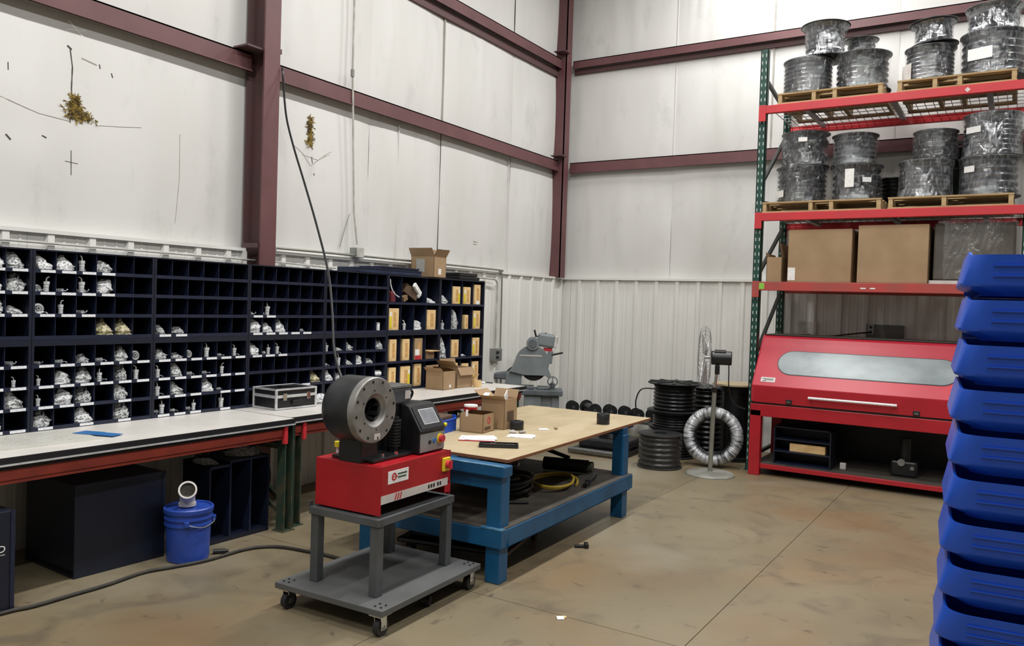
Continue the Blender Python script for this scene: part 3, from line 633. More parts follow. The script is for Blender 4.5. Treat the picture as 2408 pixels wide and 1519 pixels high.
def open_carton(t, wx, wy, h, flaps, mt='card', th=.006, ins='card_in'):
    a, b = wx/2, wy/2
    MB().box(-a,-b,0,a,b,th).box(-a,-b,0,-a+th,b,h).box(a-th,-b,0,a,b,h).box(-a,-b,0,a,-b+th,h).box(-a,b-th,0,a,b,h).build('carton_body', M[mt], t)
    for (side, ang, ln) in flaps:
        mb = MB()
        if side in 'xX':
            s = 1 if side == 'x' else -1
            mb.add([(s*a,-b,h),(s*a,b,h),(s*(a+ln*sin(ang)),b*1.0,h+ln*cos(ang)),(s*(a+ln*sin(ang)),-b*1.0,h+ln*cos(ang))],[(0,1,2,3)])
            mb.add([(s*(a-th),-b,h),(s*(a-th),b,h),(s*(a-th+ln*sin(ang)),b*1.0,h+ln*cos(ang)),(s*(a-th+ln*sin(ang)),-b*1.0,h+ln*cos(ang))],[(3,2,1,0)])
        else:
            s = 1 if side == 'y' else -1
            mb.add([(-a,s*b,h),(a,s*b,h),(a,s*(b+ln*sin(ang)),h+ln*cos(ang)),(-a,s*(b+ln*sin(ang)),h+ln*cos(ang))],[(0,1,2,3)])
            mb.add([(-a,s*(b-th),h),(a,s*(b-th),h),(a,s*(b-th+ln*sin(ang)),h+ln*cos(ang)),(-a,s*(b-th+ln*sin(ang)),h+ln*cos(ang))],[(3,2,1,0)])
        mb.build('flap', M[mt], t)
open_carton(t, .30, .22, .215, [('x',.55,.09),('X',.1,.08),('y',.5,.10),('Y',.5,.10)])
MB().box(-.08,-.1115,.05,.03,-.1103,.19).build('shipping_label', M['paper_dim'], t); MB().box(.1503,-.03,.03,.1515,.02,.09).build('sticker', M['white'], t)

# ------------------------------------------------------------------ things on the left benches
t = thing('tool_case', 'black flight case with aluminium edges on the white bench', 'case', (-5.085,4.61,.8425), radians(-3))
MB().box(-.14,-.2,.008,.14,.2,.105).build('case_body', M['black'], t)
ld = MB().box(-.14,-.2,.115,.14,.2,.165).build('case_lid', M['black'], t)
for z0, z1 in ((.002,.016),(.095,.118),(.155,.170)):
    MB().box(-.146,-.206,z0,.146,-.194,z1).box(-.146,.194,z0,.146,.206,z1).box(-.146,-.206,z0,-.134,.206,z1).box(.134,-.206,z0,.146,.206,z1).build('edge_trim', M['alu'], t, bevel=.003)
for sx in (-1,1):
    for sy in (-1,1): MB().box(sx*.14-.009,sy*.2-.009,.002,sx*.14+.009,sy*.2+.009,.170).build('corner_trim', M['alu'], t, bevel=.004)
MB().box(.146,-.05,.035,.16,.05,.075).build('handle', M['black'], t, bevel=.008)
for y in (-.12,.12): MB().box(.146,y-.018,.075,.151,y+.018,.13).build('latch', M['chrome'], t, bevel=.002)
MB().box(-.03,-.06,.1705,.03,.06,.178).build('top_handle', M['black_edge'], t, bevel=.003)
o = place('bubble_bag', BAGS[1], None, (-5.08,4.98,.843), (0,0,.6), (.16,.17,.075)); tag(o, 'pale bubble wrap bag on the bench beside the black flight case', 'bag')
t = thing('board_sheet', 'grey printed sheet with rounded corners lying on the left bench', 'board', (-4.96,2.56,.8422), radians(-4))
pts = [(-.24,-.3),(.18,-.3),(.225,-.285),(.24,-.24),(.24,.29),(-.24,.29)]
MB().prism(pts, 0, .006, 'z').build('sheet', M['board'], t)
for i in range(7): MB().box(-.19+i*.055,-.2,.006,-.18+i*.055,.22-.05*(i%3),.0068).build('printed_line', M['paper_dim'], t)
tp = thing('blue_tape', 'blue tape strip crossing the right end of the grey sheet', 'tape', (-4.87,2.90,.8495), radians(20))
MB().box(-.15,-.05,0,.14,.05,.0015).build('tape_strip', M['blue_tape'], tp); MB().box(-.15,.052,0,.0,.065,.001).build('tape_edge', M['blue_tape'], tp)
t = thing('open_box', 'low open brown box on the bench before the tan cartons', 'box', (-5.06,6.68,.8425), radians(2))
open_carton(t, .22, .22, .19, [('Y',.9,.06),('X',.1,.05),('y',-1.2,.1)])
MB().box(.1103,-.0,.02,.1113,.03,.05).build('sticker', M['white'], t)
t = thing('open_box', 'taller open brown box behind the low one on the bench', 'box', (-5.08,6.98,.8425), radians(-4))
open_carton(t, .24, .25, .215, [('Y',.8,.10),('x',2.6,.09),('X',.2,.08)])
t = thing('small_carton', 'small tan carton with its flap up at the cabinet end of the bench', 'carton', (-5.10,7.30,.8425), radians(10))
open_carton(t, .09, .10, .075, [('Y',.6,.06),('x',.5,.05)], 'tan')
t = thing('tape_roll', 'tan roll standing on the bench right of the brown boxes', 'roll', (-4.90,7.12,.8425))
MB().lathe([(.028,0),(.045,0),(.045,.075),(.028,.075)],24,closed=True).build('roll_body', M['tan'], t, smooth=True)
t = thing('small_fitting', 'small steel fitting lying at the saw end of the bench', 'fitting', (-5.05,7.45,.8435)); MB().cyl((-.02,0,.014),(.02,.02,.014),.013,n=12).build('fitting_body', M['zinc'], t, smooth=True)
tag(MB().tube(spline([(-5.16,7.5,.848),(-5.12,7.53,.852),(-5.06,7.57,.848),(-5.0,7.57,.848)],5),.006,8).build('short_cable', M['rubber'], None, smooth=True), 'short black cable piece at the saw end of the bench', 'cable')

# ------------------------------------------------------------------ under the left benches
t = thing('steel_crate', 'large closed navy steel cabinet standing on the floor under the bench', 'cabinet', (-4.77,2.70,0), radians(-2))
MB().box(-.6,0,.012,0,.59,.567).build('crate_body', M['crate'], t, bevel=.004)
MB().box(-.6,0,0,.003,.59,.05).build('base_rail', M['crate'], t); MB().box(-.012,.57,.05,.004,.592,.565).box(-.012,0,.55,.004,.592,.57).build('edge_flange', M['navy2'], t)
t = thing('sign_cabinet', 'navy steel cabinet with white letter D cut by the left edge', 'cabinet', (-4.545,1.66,0))
MB().box(-.4,0,0,0,.585,.553).build('cabinet_body', M['crate'], t, bevel=.004); MB().box(0,.565,0,.005,.587,.553).build('edge_flange', M['navy2'], t)
def txt(body, size, parent, loc, rot, mt, name='lettering', ext=.0006):
    c = bpy.data.curves.new(name, 'FONT'); c.body = body; c.size = size; c.extrude = ext; c.align_x = 'CENTER'
    q = bpy.data.objects.new(name, c); COL.objects.link(q); bpy.context.view_layer.update()
    me = bpy.data.meshes.new_from_object(q.evaluated_get(bpy.context.evaluated_depsgraph_get())); bpy.data.objects.remove(q); me.materials.clear(); me.materials.append(M[mt])
    return place(name, me, parent, loc, rot)
txt('D', .052, t, (.0008,.522,.335), (pi/2,0,pi/2), 'tag'); MB().box(0,.3,.318,.0012,.538,.323).build('underline', M['paper_dim'], t)
t = thing('open_cabinet', 'dark navy open cabinet with three tall bays under the bench', 'cabinet', (-4.70,3.60,0), radians(-1))
MB().box(-.3,0,0,-.296,.52,.57).box(-.3,0,0,0,.014,.545).box(-.3,.506,0,0,.52,.57).box(-.3,0,0,0,.52,.03).box(-.3,0,.53,0,.18,.545).box(-.3,.17,.555,0,.52,.57).build('casing', M['navy'], t)
for y in (.17,.345): MB().box(-.296,y,.03,0,y+.014,.555).build('divider', M['navy2'], t)
for i, (x, y, z, sx, sy, sz, rz) in enumerate(((-4.84,3.99,.572,.22,.22,.05,.4),(-4.86,3.69,.5465,.2,.12,.04,0))):
    o = place('plastic_bag', BAGD[i], None, (x,y,z), (0,0,rz), (sx,sy,sz)); tag(o, ('flat clear bag on top of the open navy cabinet' if i == 0 else 'smaller clear bag on the low left bay of the open navy cabinet'), 'bag')
t = thing('clear_tubes', 'bundle of clear plastic sleeves leaning under the bench', 'sleeves', (-5.05,3.96,0))
for i in range(4): MB().bar((.0,.06*i-.06,.66),(.13,.05*i+.02,.645),.045,.006).bar((.0,.06*i-.06,.66),(-.12,.05*i-.15,.76),.045,.006).build('sleeve', M['bag_dim'], t)
t.location = (-5.16,3.90,-.02)
t = thing('hose_bundle', 'black hoses hanging in loops behind the green bench post', 'hose', (-4.80,4.26,0))
for i in range(5):
    r_ = .10+.012*i; MB().tube([(-.12-.03*i+.03*cos(a),.0+.035*cos(a),.35+r_*1.4*sin(a)) for a in [2*pi*k/22 for k in range(22)]], .013, 8, True).build('hose_loop', M['hose'], t, smooth=True)
MB().bar((-.19,0,.55),(-.19,0,.0),.02,.02).build('hanger', M['black'], t)
# blue pail with a pipe elbow on it
t = thing('pail', 'blue plastic pail with lid and wire handle under the bench', 'bucket', (-4.59,3.36,0))
MB().lathe([(0,0),(.125,0),(.131,.006),(.141,.235),(.150,.237),(.150,.252),(.143,.254),(.144,.275),(.152,.277),(.152,.290),(.146,.292),(.147,.31),(.152,.312),(.152,.325),(.14,.325)],40).build('pail_body', M['pail'], t, smooth=True)
MB().lathe([(.155,.318),(.157,.325),(.157,.345),(.150,.352),(.143,.350),(.140,.338),(0,.337)],40).build('lid', M['pail'], t, smooth=True)
MB().tube(spline([(.1,.115,.265),(.14,.09,.25),(.165,0,.235),(.155,-.06,.245),(.12,-.1,.262)],6),.003,6).build('wire_handle', M['wire'], t, smooth=True)
for y, x in ((.117,.1),(-.102,.122)): MB().rbox((x,y,.265),(.03,.03,.035),.7).build('handle_ear', M['pail'], t, bevel=.005)
t = thing('pipe_elbow', 'pale pipe elbow standing open on the blue pail lid', 'pipe', (-4.60,3.355,.3455), radians(54))
E_ = [(0,.02,0),(0,.02,.035),(0,.005,.07),(0,-.03,.10),(0,-.06,.115)]
MB().tube(spline(E_,4), .048, 24).build('elbow_body', M['pvc'], t, smooth=True)
dv = Vector((0,-.06,.115)); dd = Vector((0,-.89,.45)).normalized()
mm = Matrix.Translation(dv) @ dd.to_track_quat('Z','Y').to_matrix().to_4x4()
MB().lathe([(.044,-.02),(.057,-.02),(.058,.028),(.047,.028),(.046,-.005)],30,mm,closed=True).build('socket_rim', M['pvc'], t, smooth=True); MB().lathe([(0,.012),(.0465,.012)],30,mm).build('bore', M['slit'], t)
MB().lathe([(.049,-.0),(.055,0),(.055,.02),(.049,.02)],30,closed=True,mat=Matrix.Translation((0,.02,0))).build('collar', M['pvc'], t, smooth=True)
t = thing('floor_fitting', 'small black coupling on the floor by the blue pail', 'fitting', (-4.50,3.55,0), .9); MB().cyl((-.05,0,.017),(.03,0,.017),.016,n=12).cyl((.03,0,.017),(.05,0,.017),.011,n=12).build('coupling_body', M['black'], t, smooth=True)
hs = [(-4.53,1.6,.0125),(-4.53,2.17,.013),(-4.50,2.33,.013),(-4.50,2.53,.013),(-4.50,2.75,.013),(-4.53,3.0,.013),(-4.48,3.17,.013),(-4.43,3.34,.013),(-4.42,3.5,.013),(-4.42,3.66,.013),(-4.38,3.78,.013),(-4.27,3.87,.013),(-4.06,3.91,.013),(-3.83,3.93,.013),(-3.55,3.9,.013),(-3.2,3.8,.013),(-3.05,3.65,.013)]
tag(MB().tube(spline(hs,6),.0105,10).build('floor_cable', M['cable'], None, smooth=True), 'black cable curving across the floor from bench to grey cart', 'cable')
ah = [(-5.40,4.775,3.70),(-5.37,4.76,3.59),(-5.19,4.64,3.25),(-4.98,4.53,2.97),(-4.7,4.4,2.63),(-4.4,4.25,2.28),(-4.09,4.07,1.93),(-3.85,3.88,1.64),(-3.67,3.72,1.43),(-3.50,3.62,1.26),(-3.38,3.60,1.12),(-3.30,3.62,1.0)]
tag(MB().tube(spline(ah,6),.0085,10).build('hanging_hose', M['hose'], None, smooth=True), 'thin dark hose hanging from the steel column to the crimping machine', 'hose')

# ================================================================== GREY CART WITH THE CRIMPER
RC = radians(2.0)
t = thing('machine_cart', 'grey steel cart on casters carrying the red crimping machine', 'cart', (-3.11,3.60,0), RC)
MB().box(-.385,-.475,.113,.385,.47,.148).build('deck', M['cartdeck'], t, bevel=.004)
for sx in (-1,1):
    for sy in (-1,1):
        MB().box(sx*.215-.027,sy*.325-.027,.148,sx*.215+.027,sy*.325+.027,.53).build('leg', M['cartgrey'], t, bevel=.004)
        for (bx, by) in ((.31,.40),(.35,.40),(.31,.44),(.35,.44)):
            MB().cyl((sx*bx,sy*by,.148),(sx*bx,sy*by,.152),.006,n=8).build('bolt_head', M['black'], t)
        ca = MB().box(sx*.33-.04,sy*.42-.045,.104,sx*.33+.04,sy*.42+.045,.113).build('caster', M['chrome'], t)
        cx_, cy_ = sx*.33+.012, sy*.42-.012
        MB().box(cx_-.024,cy_-.022,.035,cx_-.020,cy_+.022,.105).build('fork', M['chrome'], ca); MB().box(cx_+.020,cy_-.022,.035,cx_+.024,cy_+.022,.105).build('fork', M['chrome'], ca)
        MB().cyl((cx_-.017,cy_,.046),(cx_+.017,cy_,.046),.045,n=24).build('wheel', M['rubber'], ca, smooth=True)
        MB().cyl((cx_-.026,cy_,.046),(cx_+.026,cy_,.046),.014,n=12).build('axle', M['steel'], ca)
fr = MB().box(-.25,-.36,.53,.25,-.315,.572).box(-.25,.315,.53,.25,.36,.572).box(-.25,-.315,.53,-.205,.315,.572).box(.205,-.315,.53,.25,.315,.572).build('top_frame', M['cartgrey'], t, bevel=.003)
MB().box(-.205,-.315,.565,.205,.315,.569).build('frame_plate', M['cartgrey'], fr)
for (x, y) in ((-.255,-.36),(-.255,.33)): MB().box(x,y,.572,x+.008,y+.03,.60).build('corner_tab', M['cartgrey'], fr)
CR = thing('hose_crimper', 'red hydraulic hose crimping machine with black cylindrical head on grey cart', 'machine', (-3.11,3.60,.573), RC)
def Z(v): return v-.573
hb = MB().box(-.228,-.322,Z(.662),.235,.322,Z(.85)).box(-.235,-.33,Z(.582),.235,-.322,Z(.85)).box(-.235,.322,Z(.582),.235,.33,Z(.85)).box(-.235,-.322,Z(.582),-.228,.322,Z(.85)).build('housing', M['crimpred'], CR, bevel=.006)
MB().box(.2352,.27,Z(.60),.2365,.33,Z(.655)).build('corner_cheek', M['crimpred'], CR)
MB().box(.2352,-.326,Z(.645),.2368,.30,Z(.690)).build('stripe_decal', M['pvc'], CR)
for i in range(3): MB().rbox((.2372,-.20+.022*i,Z(.667)),(.0008,.010,.04),0,-.35).build('stripe_mark', M['red'], CR)
for i, y in enumerate((.10,.125,.15,.19,.215)): MB().box(.2369,y,Z(.657),.2376,y+.016,Z(.679)).build('lettering', M['ink'], CR)
lp = MB().box(.2352,-.27,Z(.745),.2372,-.09,Z(.815)).build('logo_plate', M['white'], CR, bevel=.002)
MB().lathe([(.012,0),(.022,0),(.022,.001),(.012,.001)],20,Matrix.Translation((.2373,-.218,Z(.781))) @ Matrix.Rotation(pi/2,4,'Y'),closed=True).build('logo_ring', M['red'], lp)
MB().box(.2373,-.232,Z(.778),.2381,-.188,Z(.784)).build('logo_bar', M['red'], lp)
for i, (y0, y1) in enumerate(((-.186,-.105),(-.186,-.112))): MB().box(.2373,y0,Z(.787-i*.018),.2380,y1,Z(.796-i*.018)).build('logo_lettering', M['green_ink'], lp)
sw = MB().box(.2352,.235,Z(.735),.252,.305,Z(.815)).build('main_switch', M['yellow'], CR, bevel=.004)
MB().cyl((.252,.27,Z(.775)),(.275,.27,Z(.775)),.024,n=20).box(.27,.262,Z(.75),.285,.278,Z(.80)).build('switch_knob', M['red'], sw, smooth=True)
for (y, mt, wd) in ((-.27,'rubber',.03),(-.20,'pvc',.018),(-.13,'black',.02)):
    MB().bar((.10,y,Z(.594)),(.12,y+.03,Z(.655)),wd,wd).build('inner_hose', M[mt], CR)
hz_ = Z(1.145); yc = -.285
ax = Matrix.Translation((0,yc,hz_)) @ Matrix.Rotation(pi/2,4,'Y')
MB().lathe([(.075,-.115),(.13,-.115),(.160,-.095),(.181,-.055),(.181,.105),(.075,.105)],56,ax,closed=True).build('head_cylinder', M['diedark'], CR, smooth=True)
fp = MB().lathe([(.068,.105),(.181,.105),(.181,.142),(.176,.148),(.092,.148),(.080,.136),(.066,.128)],56,ax,closed=True).build('face_ring', M['die'], CR, smooth=True)
MB().lathe([(.0,.04),(.07,.04)],40,ax).build('bore_back', M['bore'], CR)
for i in range(8):
    a = 2*pi*(i+.5)/8
    m = ax @ Matrix.Rotation(a,4,'Z'); p0 = m @ Vector((.052,0,.045)); p1 = m @ Vector((.072,0,.118))
    MB().bar(p0, p1, .035, .02).build('die_segment', M['diedark'], CR)
for i in range(12):
    a = 2*pi*(i+.3)/12; p = ax @ Vector((.157*cos(a), .157*sin(a), .1478)); MB().cyl(p, p+Vector((.0012,0,0)), .0085, n=10).build('bolt_hole', M['bore'], fp)
for i in range(6):
    a = 2*pi*(i+.1)/6; p = ax @ Vector((.108*cos(a), .108*sin(a), .1478)); MB().cyl(p, p+Vector((.0012,0,0)), .0055, n=8).build('bolt_hole', M['bore'], fp)
MB().rbox(ax @ Vector((.147,.02,.1484)), (.0012,.048,.032)).build('rating_plate', M['pvc'], fp)
MB().box(-.07,yc-.045,Z(.85),.09,yc+.10,Z(.985)).build('head_mount', M['black'], CR, bevel=.008)
MB().box(-.16,yc+.0,Z(.85),.14,.14,Z(.868)).build('base_plate', M['black'], CR, bevel=.004)
for (x, y) in ((.10,-.16),(-.12,-.03),(.12,-.06)): MB().cyl((x,y,Z(.868)),(x,y,Z(.885)),.012,n=6).build('bolt', M['chrome'], CR)
for i in range(9): MB().cyl((.06,.0,Z(.90+i*.018)),(.06,.0,Z(.910+i*.018)),.036,n=20).build('spring_coil', M['rubber'], CR, smooth=True)
MB().cyl((.06,0,Z(.868)),(.06,0,Z(1.07)),.026,n=16).build('spring_core', M['black'], CR, smooth=True)
MB().cyl((-.19,-.20,Z(.85)),(-.19,-.20,Z(.895)),.012,n=12).build('filler_neck', M['zinc'], CR, smooth=True)
MB().cyl((-.19,-.20,Z(.895)),(-.19,-.20,Z(.925)),.022,n=12).build('filler_cap', M['yellow'], CR, smooth=True)
MB().cyl((-.15,-.12,Z(.85)),(-.15,-.12,Z(.93)),.045,n=20).build('filter_can', M['black'], CR, smooth=True)
cb = [(.185,Z(.853)),(.185,Z(.972)),(.193,Z(.985)),(.10,Z(1.125)),(.075,Z(1.135)),(-.10,Z(1.13)),(-.10,Z(.853))]
MB().prism([(x,z) for x,z in cb],.075,.325,'y').build('control_box', M['black'], CR, bevel=.006)
cp = MB().box(.185,.08,Z(.862),.188,.32,Z(.968)).build('button_panel', M['panelgrey'], CR)
for (y, z, r_, mt) in ((.17,.915,.011,'black'),(.215,.92,.014,'blue_tape'),(.275,.925,.030,'yellow')): MB().cyl((.188,y,Z(z)),(.194,y,Z(z)),r_,n=20).build('button_collar', M[mt], cp, smooth=True)
MB().cyl((.194,.275,Z(.925)),(.214,.275,Z(.925)),.021,n=20).build('stop_button', M['red'], cp, smooth=True)
sd_ = Vector((.10-.193,0,1.125-.985)); ln = sd_.length; sd_.normalize(); nn = Vector((sd_.z,0,-sd_.x))
def onscr(u, y, h): p = Vector((.193,0,Z(.985)))+sd_*u+nn*h; return Vector((p.x,y,p.z))
def scrquad(u0,u1,y0,y1,h,name,mt,par):
    vs = [onscr(u0,y0,h),onscr(u0,y1,h),onscr(u1,y1,h),onscr(u1,y0,h)]+[onscr(u0,y0,0),onscr(u0,y1,0),onscr(u1,y1,0),onscr(u1,y0,0)]
    return MB().add(vs,[(0,1,2,3),(4,7,6,5),(0,4,5,1),(1,5,6,2),(2,6,7,3),(3,7,4,0)]).build(name, M[mt], par)
bz = scrquad(.012,.158,.09,.312,.004,'screen_bezel','black',CR); scrquad(.040,.140,.135,.285,.0055,'screen_border','alu',bz); scrquad(.045,.135,.141,.279,.0062,'touchscreen','screen',bz)
MB().cyl((.18,.322,Z(1.0)),(.187,.338,Z(1.0)),.013,n=12).build('side_button', M['yellow'], CR, smooth=True)
MB().cyl((-.05,.06,Z(.868)),(-.05,.06,Z(1.14)),.085,n=28).build('motor', M['black'], CR, smooth=True)
tb = MB().box(-.10,-.02,Z(1.14),.05,.155,Z(1.232)).build('terminal_box', M['motor'], CR, bevel=.01); MB().box(-.105,-.025,Z(1.232),.055,.16,Z(1.25)).build('box_cover', M['steel'], tb, bevel=.006)
MB().box(.0505,.10,Z(1.165),.052,.15,Z(1.215)).build('motor_plate', M['pvc'], tb)
MB().tube(spline([(-.03,.16,Z(1.20)),(-.02,.21,Z(1.215)),(-.01,.25,Z(1.19)),(-.02,.24,Z(1.15)),(-.03,.2,Z(1.132))],5),.008,8).build('motor_cable', M['rubber'], CR, smooth=True)

# ================================================================== BLUE TABLE
RT = radians(1.7)
t = thing('work_table', 'blue steel framed table with a worn plywood top', 'table', (-2.67,4.18,0), RT)
MB().box(-1.265,.10,.745,-.02,2.60,.765).build('plywood_top', M['ply'], t)
MB().box(-1.267,.097,.7455,-1.263,2.603,.764).box(-.022,.097,.7455,-.017,2.603,.764).box(-1.267,.0965,.7455,-.017,.1005,.764).box(-1.267,2.5995,.7455,-.017,2.603,.764).build('plywood_edge', M['ply_edge'], t)
for x in (-.105,-1.135):
    for y in (.0,1.955): MB().box(x,y,0,x+.105,y+.105,.69).build('leg', M['blue'], t, bevel=.006)
a1 = MB().box(-1.20,-.035,.675,.035,.075,.743).build('front_rail', M['blue'], t, bevel=.008)
MB().box(-1.19,-.036,.7415,.03,.0,.7445).build('pale_edge', M['blue_pale'], a1)  # paler blue strip along the top of the front rail
MB().box(-1.03,.005,.585,-.105,.04,.675).build('front_apron', M['blue'], t, bevel=.006)
MB().box(-1.2,.075,.69,-1.13,2.45,.745).box(-.47,.075,.69,-.40,2.45,.745).box(-1.13,1.96,.69,-.01,2.05,.745).box(-1.13,2.36,.69,-.12,2.45,.745).build('top_frame', M['blue'], t)
lf = MB().box(-1.155,-.028,.232,.028,.06,.345).box(-1.155,2.02,.232,.028,2.10,.345).box(-.05,.06,.232,.028,2.02,.345).box(-1.155,.06,.232,-1.08,2.02,.345).build('shelf_frame', M['blue'], t, bevel=.005)
MB().box(-1.15,-.022,.3452,.022,2.095,.352).build('shelf_board', M['shelf_ply'], t)
MB().box(-.13,-.03,.3455,.03,.01,.3545).build('pale_edge', M['blue_pale'], lf)  # paler blue strip on the near corner of the shelf frame
def TP(x, y, z): return (Matrix.Translation((-2.67,4.18,0)) @ Matrix.Rotation(RT,4,'Z') @ Vector((x,y,z)))[:]
zt = .7655
t = thing('open_box', 'small open brown box with red round print on the plywood table', 'box', (-3.49,5.085,zt), radians(8))
open_carton(t, .20, .19, .140, [('y',-1.35,.09),('X',2.5,.05)])
MB().lathe([(.016,0),(.026,0),(.026,.0012),(.016,.0012)],18,Matrix.Translation((.1003,-.0,.09)) @ Matrix.Rotation(pi/2,4,'Y'),closed=True).build('round_print', M['red'], t); MB().box(.1003,-.07,.02,.1013,.03,.045).build('printed_mark', M['card_dark'], t)
MB().box(-.05,-.0955,.12,-.03,-.0950,.17).build('tape_tab', M['white'], t)
t = thing('open_box', 'taller open brown box with white paper sticking out on the plywood table', 'box', (-3.47,5.36,zt), radians(5))
open_carton(t, .21, .21, .235, [('y',.5,.07),('X',.9,.09),('Y',1.1,.06)])
MB().rbox((.07,-.02,.225),(.006,.12,.12),.3,.3).build('paper', M['white'], t); MB().box(.1053,-.06,.06,.1063,.05,.14).build('printed_mark', M['card_dark'], t); MB().rbox((-.08,-.07,.26),(.05,.05,.003),0,.5).build('paper_corner', M['white'], t)
t = thing('blue_tray', 'small blue parts bin beside the small brown box on the table', 'bin', (-3.70,4.86,zt), radians(10))
MB().box(-.1,-.12,0,.1,.12,.004).box(-.1,-.12,0,-.096,.12,.12).box(.096,-.12,0,.1,.12,.10).box(-.1,-.12,0,.1,-.116,.12).box(-.1,.116,0,.1,.12,.12).box(.1,-.12,.09,.11,.12,.10).build('bin_body', M['bin'], t, bevel=.002); MB().box(-.08,-.1,.02,.08,.1,.125).build('bin_filling', M['card_dark'], t, bevel=.01)
t = thing('red_can', 'red and white small tub behind the small brown box', 'tub', (-3.87,5.54,zt))
MB().cyl((0,0,0),(0,0,.11),.056,n=24).build('tub_body', M['crimpred'], t, smooth=True); MB().cyl((0,0,.11),(0,0,.125),.058,n=24).build('tub_lid', M['white'], t, smooth=True)
for i, (x, y, lab) in enumerate(((-3.30,5.36,'black die ring beside the taller brown box on the table'),(-2.92,6.12,'black die ring standing alone near the far right table corner'))):
    t = thing('die_ring', lab, 'die', (x,y,zt), 0, 'black die rings on the plywood table'); h = .068 if i == 0 else .09
    MB().lathe([(.030,0),(.052,0),(.054,.003),(.054,h-.003),(.052,h),(.030,h)],32,closed=True).build('ring_body', M['diedark'], t, smooth=True)
    for k in range(4): a = pi/2*k+.4; MB().bar((.03*cos(a),.03*sin(a),h),(.051*cos(a),.051*sin(a),h),.003,.003).build('split_line', M['bore'], t)
t = thing('caliper_case', 'long black open caliper case near the front table edge', 'case', (-2.985,4.62,zt), radians(32))
MB().box(-.135,-.045,0,.135,.045,.014).build('case_base', M['black'], t, bevel=.004); MB().box(-.135,-.045,.014,.135,-.036,.026).box(-.135,.036,.014,.135,.045,.026).box(-.135,-.036,.014,-.126,.036,.026).box(.126,-.036,.014,.135,.036,.026).build('case_rim', M['black'], t)
MB().box(-.12,-.008,.015,.11,.01,.021).box(-.12,-.03,.015,-.1,.03,.021).box(-.06,-.025,.015,-.02,.025,.022).build('caliper', M['steel'], t)
for i, (x, y, r_, lab) in enumerate(((-3.27,4.78,.5,'stack of white paper with red edge left of the caliper case'),(-3.10,5.10,.3,'loose white sheets right of the caliper case'),(-3.14,5.50,.8,'small white slip behind the black die ring'))):
    t = thing('paper_sheet', lab, 'paper', (x,y,zt+.0004), r_, 'papers on the plywood table'); s_ = (.13,.10,.04)[i]
    MB().box(-s_,-s_*.72,.0,s_,s_*.72,.003 if i else .008).build('sheet', M['white'], t); MB().rbox((s_*.1,s_*.1,.0045 if i else .0105),(s_*1.8,s_*1.3,.002),.25).build('upper_sheet', M['white'], t)
    if i == 0: MB().box(-s_,-s_*.74,0,s_,-s_*.722,.007).build('red_edge', M['red'], t)
for i, (x, y, s_, mt, lab) in enumerate(((-3.22,5.17,.022,'pvc','small pale fitting between the papers'),(-3.17,5.22,.018,'die','small grey nut between the papers'),(-3.25,5.22,.016,'zinc','small bright fitting by the black die ring'),(-3.07,5.58,.014,'card','tiny brown plug beside the white slip'))):
    t = thing('small_fitting', lab, 'fitting', (x,y,zt), i*.9, 'loose bits on the plywood table'); MB().cyl((-s_,0,s_*.6),(s_,0,s_*.6),s_*.58,n=6).build('hex_nut', M[mt], t); MB().cyl((s_,0,s_*.6),(s_*1.9,0,s_*.6),s_*.35,n=10).build('tail_tube', M[mt], t, smooth=True)
# on its lower shelf
def coil(name, label, cat, c, rx, ry, turns, r, m, rise=.02, seed=1, grow=.05, tail=None, rz=0):
    rr = random.Random(seed); pts = []
    for k in range(turns*18):
        a = 2*pi*k/18; q = 1+grow*sin(k*.21+seed)
        pts.append((c[0]+rx*q*cos(a)*cos(rz)-ry*q*sin(a)*sin(rz), c[1]+rx*q*cos(a)*sin(rz)+ry*q*sin(a)*cos(rz), c[2]+r+rise*(k/18)+.008*sin(k*.7)))
    if tail: pts += tail
    return tag(MB().tube(spline(pts,2), r, 8).build(name, M[m], None, smooth=True), label, cat)
coil('yellow_hose','yellow hose coiled on the lower shelf of the blue table','hose',(-3.02,5.48,.353),.165,.28,2,.0105,'hosy',.022,1,.10,rz=.3)
coil('black_hose','black hose coil beside the yellow one on the table shelf','hose',(-3.56,5.35,.353),.16,.36,4,.016,'hose',.034,3,.08)
coil('black_hose','flattened black hose loop at the front of the table shelf','hose',(-3.55,4.55,.353),.16,.16,2,.012,'hose',.026,5,.1)
coil('black_hose','thick black hose coil in front of the yellow hose on the table shelf','hose',(-3.14,4.98,.353),.17,.19,4,.017,'hose',.034,9,.1)
t = thing('grease_gun', 'dark hydraulic hand pump lying on the table shelf behind the hoses', 'pump', TP(-.42,1.80,.353), .25)
MB().cyl((-.22,0,.06),(.16,0,.06),.055,n=20).build('pump_cylinder', M['black'], t, smooth=True); MB().cyl((.16,0,.06),(.20,0,.06),.045,n=20).build('end_cap', M['green_worn'], t, smooth=True); MB().bar((.0,.0,.12),(-.2,.02,.17),.02,.03).build('pump_lever', M['black'], t)
t = thing('steel_bar', 'black threaded steel bar lying across the far end of the table shelf', 'bar', TP(-.11,1.55,.353), -1.3)
MB().cyl((-.2,0,.02),(.2,0,.02),.018,n=12).build('bar_body', M['black'], t, smooth=True); MB().cyl((-.2,0,.02),(-.14,0,.02),.02,n=6).build('hex_end', M['diedark'], t); MB().box(.08,-.02,.0,.12,.02,.045).build('clamp', M['diedark'], t, bevel=.004)
t = thing('black_strap', 'short black strap lying on the front of the table shelf', 'strap', TP(-.28,.55,.353), .9); MB().tube(spline([(-.15,0,.012),(-.05,.03,.014),(.05,0,.012),(.15,-.02,.012)],5),.011,8).build('strap_body', M['rubber'], t, smooth=True)
